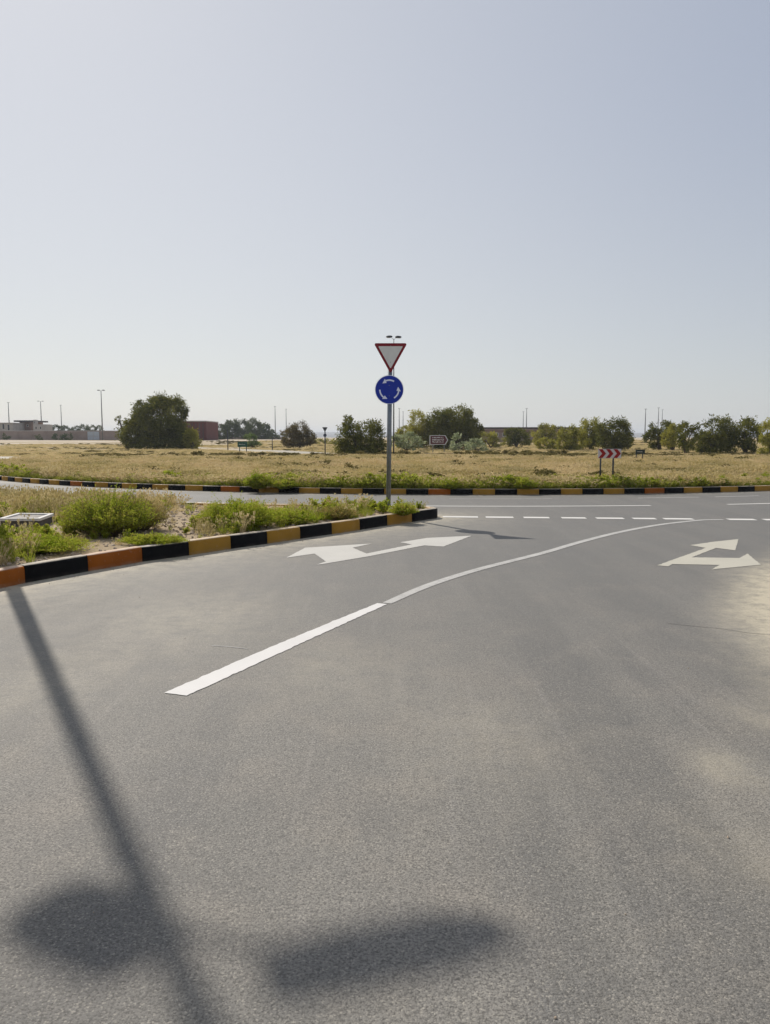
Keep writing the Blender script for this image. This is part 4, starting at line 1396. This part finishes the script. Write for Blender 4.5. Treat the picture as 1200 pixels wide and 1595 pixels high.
def board_sign(name, label, u0, u1, v0, v1, legs, vbase, Y, mat, point=False, lines=2, seed=0):
    r = random.Random(seed)
    uc = (u0 + u1) / 2; x = px(uc, Y)
    zb = H - (vbase - HOR) / F * Y
    zb = min(zb, 0.2) if Y < 75 else float(gz(x, Y)) - 0.03
    root = empty(name, (x, Y, zb))
    tag(root, label, 'road sign')
    s = Y / F; w = (u1 - u0) * s; z1 = pz(v0, Y) - zb; z0 = pz(v1, Y) - zb; zm = (z0 + z1) / 2; h = z1 - z0
    if point: out = [(-w / 2, z0), (w / 2 - h * .28, z0), (w / 2, zm), (w / 2 - h * .28, z1), (-w / 2, z1)]
    else: out = [(-w / 2, z0), (w / 2, z0), (w / 2, z1), (-w / 2, z1)]
    big = [(p[0] * 1.0, p[1]) for p in out]
    bd = MB().prism(big, 0, 0.03).build('panel', M['sign_cream'] if point else mat, root)
    if point:
        k = 0.90
        MB().prism([((p[0]) * k, zm + (p[1] - zm) * 0.86) for p in out], -0.004, 0.0).build('face', mat, bd)
    # rows of lettering too small to read
    for i in range(lines):
        zz = z0 + h * (0.28 + 0.46 * i / max(1, lines - 1)) if lines > 1 else zm
        xx = -w * 0.36; up = [(xx, zz + h * 0.05)]; dn = [(xx, zz - h * 0.05)]
        while xx < w * 0.24:
            l = r.uniform(0.03, 0.07) * w; a = r.uniform(0.0, 0.075) * h; c = r.uniform(0.01, 0.06) * h
            for q in (xx + 0.001, xx + l): up.append((q, zz + a)); dn.append((q, zz - c))
            xx += l
        MB().prism(up + dn[::-1], -0.010, -0.005).build('lettering', M['sign_cream'], bd)
    for u in legs:
        dx = px(u, Y) - x
        MB().tube([(dx, 0.07, 0), (dx, 0.07, z1 - 0.05)], max(0.035, Y * 0.0006), 8).build('leg', M['dark_steel'] if not point else M['galv'], root)


board_sign('direction_sign', 'small dark green panel on two legs in front of the light green shrub', 371, 386, 688, 696, (374, 384.5), 708, 84, M['sign_green'], lines=1, seed=1)
board_sign('direction_sign', 'brown arrow shaped panel pointing right in front of the broad tree', 669, 698, 678, 692.5, (674.5, 692), 706, 82, M['sign_brown'], True, 3, 2)
board_sign('direction_sign', 'small black panel with white lettering on two legs right of the chevron sign', 989.5, 1004, 700, 707, (991.5, 1001), 720, 45, M['sign_dark'], lines=1, seed=3)


def far_give_way():
    Y = 78; x = px(507, Y); zb = 0.0
    root = empty('traffic_sign', (x, Y, zb))
    tag(root, 'distant dark give way sign seen from behind the roundabout, left of the twiggy bush', 'traffic sign')
    s = Y / F; z = lambda v: pz(v, Y) - zb
    MB().tube([(0, 0, 0), (0, 0, z(667))], 0.06, 8).build('post', M['dark_steel'], root)
    t = MB().prism(rounded_tri(8.5 * s, 7.5 * s, 0.03), -0.07, -0.05).build('triangle_plate', M['dark_steel'], root); t.location = (0, 0, z(665.5))
    d = MB().prism(circ(2.6 * s, 20), -0.07, -0.05).build('disc_plate', simple('disc_back', (0.05, 0.06, 0.09), 0.5), root); d.location = (0, 0, z(678))


far_give_way()
# plain marker poles on the field
for u, v0, Y, lab in ((356, 670, 92, 'thin bare dark pole left of the green sign'), (425, 684, 100, 'short thin stake right of the light green shrub')):
    x = px(u, Y); root = empty('pole', (x, Y, -0.03)); tag(root, lab, 'pole')
    MB().tube([(0, 0, 0), (0, 0, pz(v0, Y))], [0.07, 0.05], 8).build('shaft', M['dark_steel'], root)
    MB().tube([(0, 0, pz(v0, Y)), (0, 0, pz(v0, Y) + 0.1)], 0.09, 8).build('cap', M['dark_steel'], root)

# ------------------------------------------------------------------ lamp posts
def lamp_post(label, x, y, height, arm_vecs, rz=0, rad=0.11, finial=0.0, head=(0.8, 0.30, 0.10), rise=0.25, group=None, z0=None, mat='pole_far', spans=None):
    z0 = float(gz(x, y)) - 0.03 if z0 is None else z0
    root = empty('street_lamp', (x, y, z0), rz)
    tag(root, label, 'street lamp', group)
    ht = height
    MB().tube([(0, 0, 0), (0, 0, ht * 0.5), (0, 0, ht + finial)], [rad, rad * 0.8, rad * 0.5], 12).build('pole', M[mat], root)
    MB().box(-rad * 1.25, rad * 1.25, -rad * 1.25, rad * 1.25, 0, 0.05).build('base_plate', M[mat], root)
    for av in (arm_vecs or spans):
        ax, ay, L = av[:3]
        d = Vector((ax, ay, 0)).normalized()
        end = d * (L - head[0] * 0.5); start = d * (L - head[0])
        if len(av) > 3:                      # a head turned away from its arm: start, end, width
            (sx, sy), (ex, ey), wdt = av[3:]
            start = Vector((sx, sy, 0)); d = Vector((ex - sx, ey - sy, 0)); head = (d.length, wdt, head[2]); d.normalize()
            end = start + d * head[0] * 0.3
        arm = MB().tube([(0, 0, ht - 0.05), (end.x * 0.4, end.y * 0.4, ht + rise * 0.35), (end.x, end.y, ht + rise)], [rad * 0.24, rad * 0.17, rad * 0.15], 8).build('arm', M[mat], root)
        n = Vector((-d.y, d.x, 0))
        hw, hl, hh = head[1] / 2, head[0], head[2]
        start = start + Vector((0, 0, ht + rise))
        bm = bmesh.new(); rings = []
        prof = [(0.0, 0.62, 0.5), (0.10, 0.92, 0.8), (0.4, 0.95, 1.0), (0.75, 0.98, 0.8), (0.94, 0.7, 0.5), (1.0, 0.35, 0.25)]
        for (t, ws, hs) in prof:
            c = start + d * hl * t
            rings.append([bm.verts.new(c + n * hw * ws * a + Vector((0, 0, hh * hs * b))) for a, b in ((-1, -0.4), (1, -0.4), (1, 0.1), (0.55, 0.6), (-0.55, 0.6), (-1, 0.1))])
        for p, q in zip(rings, rings[1:]):
            for k in range(6): bm.faces.new((p[k], p[(k + 1) % 6], q[(k + 1) % 6], q[k]))
        bm.faces.new(rings[0]); bm.faces.new(rings[-1][::-1])
        bmesh.ops.recalc_face_normals(bm, faces=bm.faces[:])
        me = bpy.data.meshes.new('lamp_head'); bm.to_mesh(me); bm.free()
        hd = link('lamp_head', me, M['dark_steel'] if mat != 'pole_far' or rad > .12 else M[mat], arm)
        mb = MB(); c0 = start + d * hl * 0.3; c1 = start + d * hl * 0.85
        zb = -hh * 0.4
        vs = [c0 - n * hw * .6, c1 - n * hw * .6, c1 + n * hw * .6, c0 + n * hw * .6]
        mb.slab([(v.x, v.y) for v in vs], ht + rise + zb - 0.02, ht + rise + zb - 0.002)
        mb.build('lens', M['window_dark'], hd)
    return root


# the post whose shadow falls across the road: it stands on the splitter island, just outside the left edge of the frame
d2 = Vector((-SDIR.x, -SDIR.y)).normalized()           # direction shadows run on the ground
per = Vector((-d2.y, d2.x))                            # to the right of the shadow seen from the camera side
if per.x < 0: per = -per
HZ = 9.6
near_post = lamp_post('tall twin headed street lamp on the splitter island casting its shadow over the road', -6.064, 11.834, HZ - 0.36, [], rad=0.10, finial=1.0, z0=0.16,
          spans=[(1, 0, 1, (0.22, 0.03), (1.02, 0.27), 0.28), (-1, 0, 1, (-0.15, 0.15), (-0.66, 0.42), 0.40)])
# the twin armed one behind the sign
lamp_post('twin armed street lamp rising straight behind the give way triangle', px(613.5, 65), 65, pz(531, 65) - 0.2, [(1, 0.25, 0.66), (-1, -0.25, 0.66)], rad=0.06, head=(0.52, 0.34, 0.17), rise=0.16, z0=0.2, mat='dark_steel')
lamps = [(18, 628, 300, 0.5, 'leftmost faint lamp post above the white house'), (68, 626, 300, 1.2, 'lamp post above the right end of the houses'), (99, 632, 340, 0.5, 'faintest lamp post between the houses and the dark lamp post'),
         (162, 609.5, 204, 1.0, 'tall dark twin headed lamp post left of the big tree'), (430, 634, 330, 0.5, 'left one of two thin masts left of the umbrella tree'), (447, 638, 380, 0.5, 'fainter right one of two thin masts left of the umbrella tree'),
         (622, 637, 330, 0.5, 'left one of two thin masts just right of the blue disc'), (628, 642, 380, 0.5, 'shorter right one of two thin masts just right of the blue disc'), (814, 642, 380, 0.5, 'shorter left mast above the long low building'),
         (819, 637, 330, 0.5, 'taller right mast above the long low building'), (1003, 638, 285, 0.5, 'mast in the gap right of the olive grove'), (1023, 636, 330, 0.5, 'mast above the dark domed tree'), (1029, 639, 380, 0.5, 'faint mast just right of the one above the dark domed tree')]
for u, v, Y, L, lab in lamps:
    x = px(u, Y); zz = float(gz(x, Y)) - 0.03
    lamp_post(lab, x, Y, pz(v, Y) - zz, [(1, 0.1, L), (-1, -0.1, L)], rad=0.17 if Y < 250 else 0.22, head=(min(0.7, L * 0.8), 0.45, 0.22 if L > 0.9 else 0.15), rise=0.1, group='distant lamp posts')
# small utility pole
x = px(335, 300); root = empty('utility_pole', (x, 300, 0.9)); tag(root, 'short utility pole with a cross arm left of the far grove', 'pole')
zz = pz(657, 300) - 0.9
MB().tube([(0, 0, 0), (0, 0, zz)], 0.22, 8).build('shaft', M['pole_far'], root)
MB().box(-0.9, 0.9, -0.1, 0.1, zz - 0.7, zz - 0.4).box(-0.7, 0.7, -0.1, 0.1, zz - 1.5, zz - 1.25).build('cross_arm', M['pole_far'], root)

# ------------------------------------------------------------------ utility chamber on the island
def chamber():
    zt = 0.34
    P = [gp(-3, 807.5, zt), gp(62, 807.5, zt), gp(84, 799.6, zt), gp(28, 798.9, zt)]
    c = Vector((sum(p[0] for p in P) / 4, sum(p[1] for p in P) / 4))
    root = empty('utility_chamber', (c.x, c.y, ZI)); tag(root, 'low square concrete utility chamber with a pale rim among the weeds', 'utility box')
    Q = [(p[0] - c.x, p[1] - c.y) for p in P]
    top = zt - ZI
    Qi = [(a * 0.80, b * 0.80) for a, b in Q]
    Qw = [(a * 0.93, b * 0.93) for a, b in Q]
    MB().slab(Qw, -0.02, top - 0.045).build('body', M['concrete_dark'], root)
    bm = bmesh.new()
    o = [bm.verts.new((*p, top)) for p in Q]; i = [bm.verts.new((*p, top)) for p in Qi]
    o2 = [bm.verts.new((*p, top - 0.042)) for p in Q]; i2 = [bm.verts.new((*p, top - 0.042)) for p in Qi]
    for k in range(4):
        k2 = (k + 1) % 4
        bm.faces.new((o[k], o[k2], i[k2], i[k])); bm.faces.new((o2[k], o[k], o[k2], o2[k2])) ; bm.faces.new((i[k], i2[k], i2[k2], i[k2]))
        bm.faces.new((o2[k2], i2[k2], i2[k], o2[k]))
    bmesh.ops.recalc_face_normals(bm, faces=bm.faces[:])
    me = bpy.data.meshes.new('rim'); bm.to_mesh(me); bm.free()
    link('rim', me, M['concrete_pale'], root)
    MB().slab([(a * 0.785, b * 0.785) for a, b in Q], top - 0.06, top - 0.02).build('cover', M['cover'], root)


M['concrete_dark'] = simple('shaded_concrete', (0.10, 0.09, 0.08), 0.9)  # chamber body: the shadow below the rim is put into this dark colour
M['concrete_pale'] = simple('pale_concrete', (0.66, 0.64, 0.60), 0.8, scale=20)
M['cover'] = simple('cover_plate', (0.26, 0.24, 0.215), 0.8, scale=10, var=0.4)
chamber()

# ------------------------------------------------------------------ buildings and walls
def wall(label, u0, u1, v0, Y, mat, piers=0, Y1=None, base=None):
    Y1 = Y1 or Y
    x0, x1 = px(u0, Y), px(u1, Y1)
    root = empty('boundary_wall', (x0, Y, 0)); tag(root, label, 'wall')
    L = math.hypot(x1 - x0, Y1 - Y); root.rotation_euler = (0, 0, math.atan2(Y1 - Y, x1 - x0))
    h = pz(v0, Y)
    MB().box(0, L, 0, 0.2, 0.3, h).build('panel', M[mat], root)
    MB().box(-0.05, L + 0.05, -0.06, 0.26, h + 0.002, h + 0.14).build('coping', M['concrete'], root)
    if piers:
        mb = MB()
        n = int(L / piers)
        for k in range(n + 1):
            mb.box(k * piers - 0.2, k * piers + 0.2, -0.12, -0.003, 0.3, h)
        mb.build('piers', M[mat], root)
    return root


w1 = wall('long tan boundary wall across the left of the field', -60, 188, 671.5, 214, 'wall_tan', 4.0)
g = MB().box(0, 3.2, -0.14, -0.125, 0.9, 3.2)
gt = g.build('gate', M['gate'], w1); gt.location = (px(139, 214) - px(-60, 214), 0, 0)
MB().box(0.1, 3.1, -0.16, -0.145, 1.9, 2.0).box(1.55, 1.65, -0.16, -0.145, 1.0, 3.1).build('gate_frame', M['wall_white'], gt)
wall('low far pinkish wall behind the green sign', 255, 440, 681, 280, 'wall_pink', 6.0)


def building(name, label, u0, u1, v0, Y, depth, mat, roofmat, windows=(), ribs=0, parapet=0.3, band=None, over=0.0):
    x0, x1 = px(u0, Y), px(u1, Y)
    zb = float(gz(x0, Y)) - 0.3
    root = empty(name, ((x0 + x1) / 2, Y, zb)); tag(root, label, 'building')
    w = x1 - x0; h = pz(v0, Y) - zb
    MB().box(-w / 2, w / 2, 0, depth, 0, h - parapet).build('wall', M[mat], root)
    MB().box(-w / 2 - over, w / 2 + over, -over - 0.02, depth + over, h - parapet + 0.003, h).build('roof', M[roofmat], root)
    if ribs:
        mb = MB(); k = 0.0
        while k < w: mb.box(-w / 2 + k, -w / 2 + k + 0.18, -0.12, -0.004, 0, h - parapet - 0.35); k += ribs
        mb.build('cladding_ribs', M['roof_dark'], root)
    if band:
        MB().box(-w / 2, w / 2, -0.06, -0.004, h - parapet - 0.3 - band, h - parapet - 0.3).build('band', M['wall_brown'], root)
    for (a, b, c, d) in windows:
        fx0, fx1 = px(a, Y) - (x0 + x1) / 2, px(b, Y) - (x0 + x1) / 2
        fz0, fz1 = pz(d, Y) - zb, pz(c, Y) - zb
        fr = MB().box(fx0, fx1, -0.05, -0.004, fz0, fz1).build('window', M['concrete'], root)
        MB().box(fx0 + 0.12, fx1 - 0.12, -0.07, -0.052, fz0 + 0.12, fz1 - 0.12).build('pane', M['window_dark'], fr)
    return root


building('house', 'low white house at the left edge behind the tan wall', -40, 23, 658.5, 238, 10, 'wall_white', 'wall_white', ((-10, -2, 661, 668), (7, 11, 660, 669), (15, 19, 661, 671)), over=0.2)
building('house', 'brown house with a dark flat roof next to the white house', 34, 51, 655, 246, 9, 'wall_brown', 'roof_dark', ((38, 42, 661, 665), (45, 48, 661, 665)), parapet=0.5, over=1.2)
building('shed', 'small white shed right of the brown house', 55, 72, 661, 240, 6, 'wall_white', 'wall_white', ((58, 61, 664, 669), (65, 68, 664, 669)))
building('water_tower', 'narrow white tower between the brown house and the shed', 55.5, 59.5, 654, 244, 1.5, 'wall_white', 'concrete', ((56.5, 58.5, 656, 660),))
building('warehouse', 'dark red ribbed warehouse with a white roof edge right of the big tree', 268, 323, 655.5, 196, 14, 'wall_red', 'wall_white', ribs=0.9, parapet=0.25, over=0.1)
building('warehouse', 'long low brown building with a dark roof edge behind the shrubs', 742, 905, 665.5, 170, 12, 'wall_pink', 'roof_dark', ((770, 776, 674, 680), (782, 788, 674, 680), (832, 838, 674, 680)), parapet=0.35, band=0.5, over=0.1)
building('house', 'small pale house hidden behind the trees on the right', 1062, 1100, 690, 175, 8, 'wall_pink', 'concrete', ((1088, 1092, 692, 695),))

# ------------------------------------------------------------------ distant hills
def hills():
    n = 260
    a = np.linspace(R(38), R(142), n)
    vs, fs = [], []
    for layer, (D, hh, sd) in enumerate(((2300, 13, 3), (3200, 26, 9))):
        r = np.random.default_rng(sd)
        prof = np.zeros(n)
        for k in range(1, 9): prof += np.sin(a * 9 * k ** 1.15 + r.uniform(0, 6.28)) / k
        prof = (prof - prof.min()) / (prof.max() - prof.min())
        top = hh * (0.55 + 0.45 * prof)
        for dr, fz in ((-260, 0.0), (-120, 0.45), (0, 1.0), (200, 0.5), (420, 0.0)):
            base = len(vs)
            for i in range(n):
                q = D + dr + 30 * math.sin(i * 0.7 + layer)
                vs.append((q * math.cos(a[i]), q * math.sin(a[i]), top[i] * fz - 0.2 + 0.9))
            if dr > -260:
                for i in range(n - 1): fs.append((base - n + i, base - n + i + 1, base + i + 1, base + i))
    o = link('hills', mesh_np('hills', vs, fs, smooth=True), M['hill'])
    tag(o, 'low blue grey hills along the horizon', kind='structure')


hills()

# ------------------------------------------------------------------ haze
HAZE = True
if HAZE:
    m = bpy.data.materials.new('haze'); m.use_nodes = True
    nt = m.node_tree; nt.nodes.clear()
    out = nt.nodes.new('ShaderNodeOutputMaterial'); pv = nt.nodes.new('ShaderNodeVolumePrincipled')
    pv.inputs['Color'].default_value = (0.86, 0.92, 1.0, 1)
    pv.inputs['Density'].default_value = 0.00028
    pv.inputs['Anisotropy'].default_value = 0.2
    nt.links.new(pv.outputs[0], out.inputs['Volume'])
    hz = MB().box(-7200, 7200, -7200, 7200, -1.3, 46).build('haze', m)
    tag(hz, 'thin dusty haze over the plain', kind='stuff')
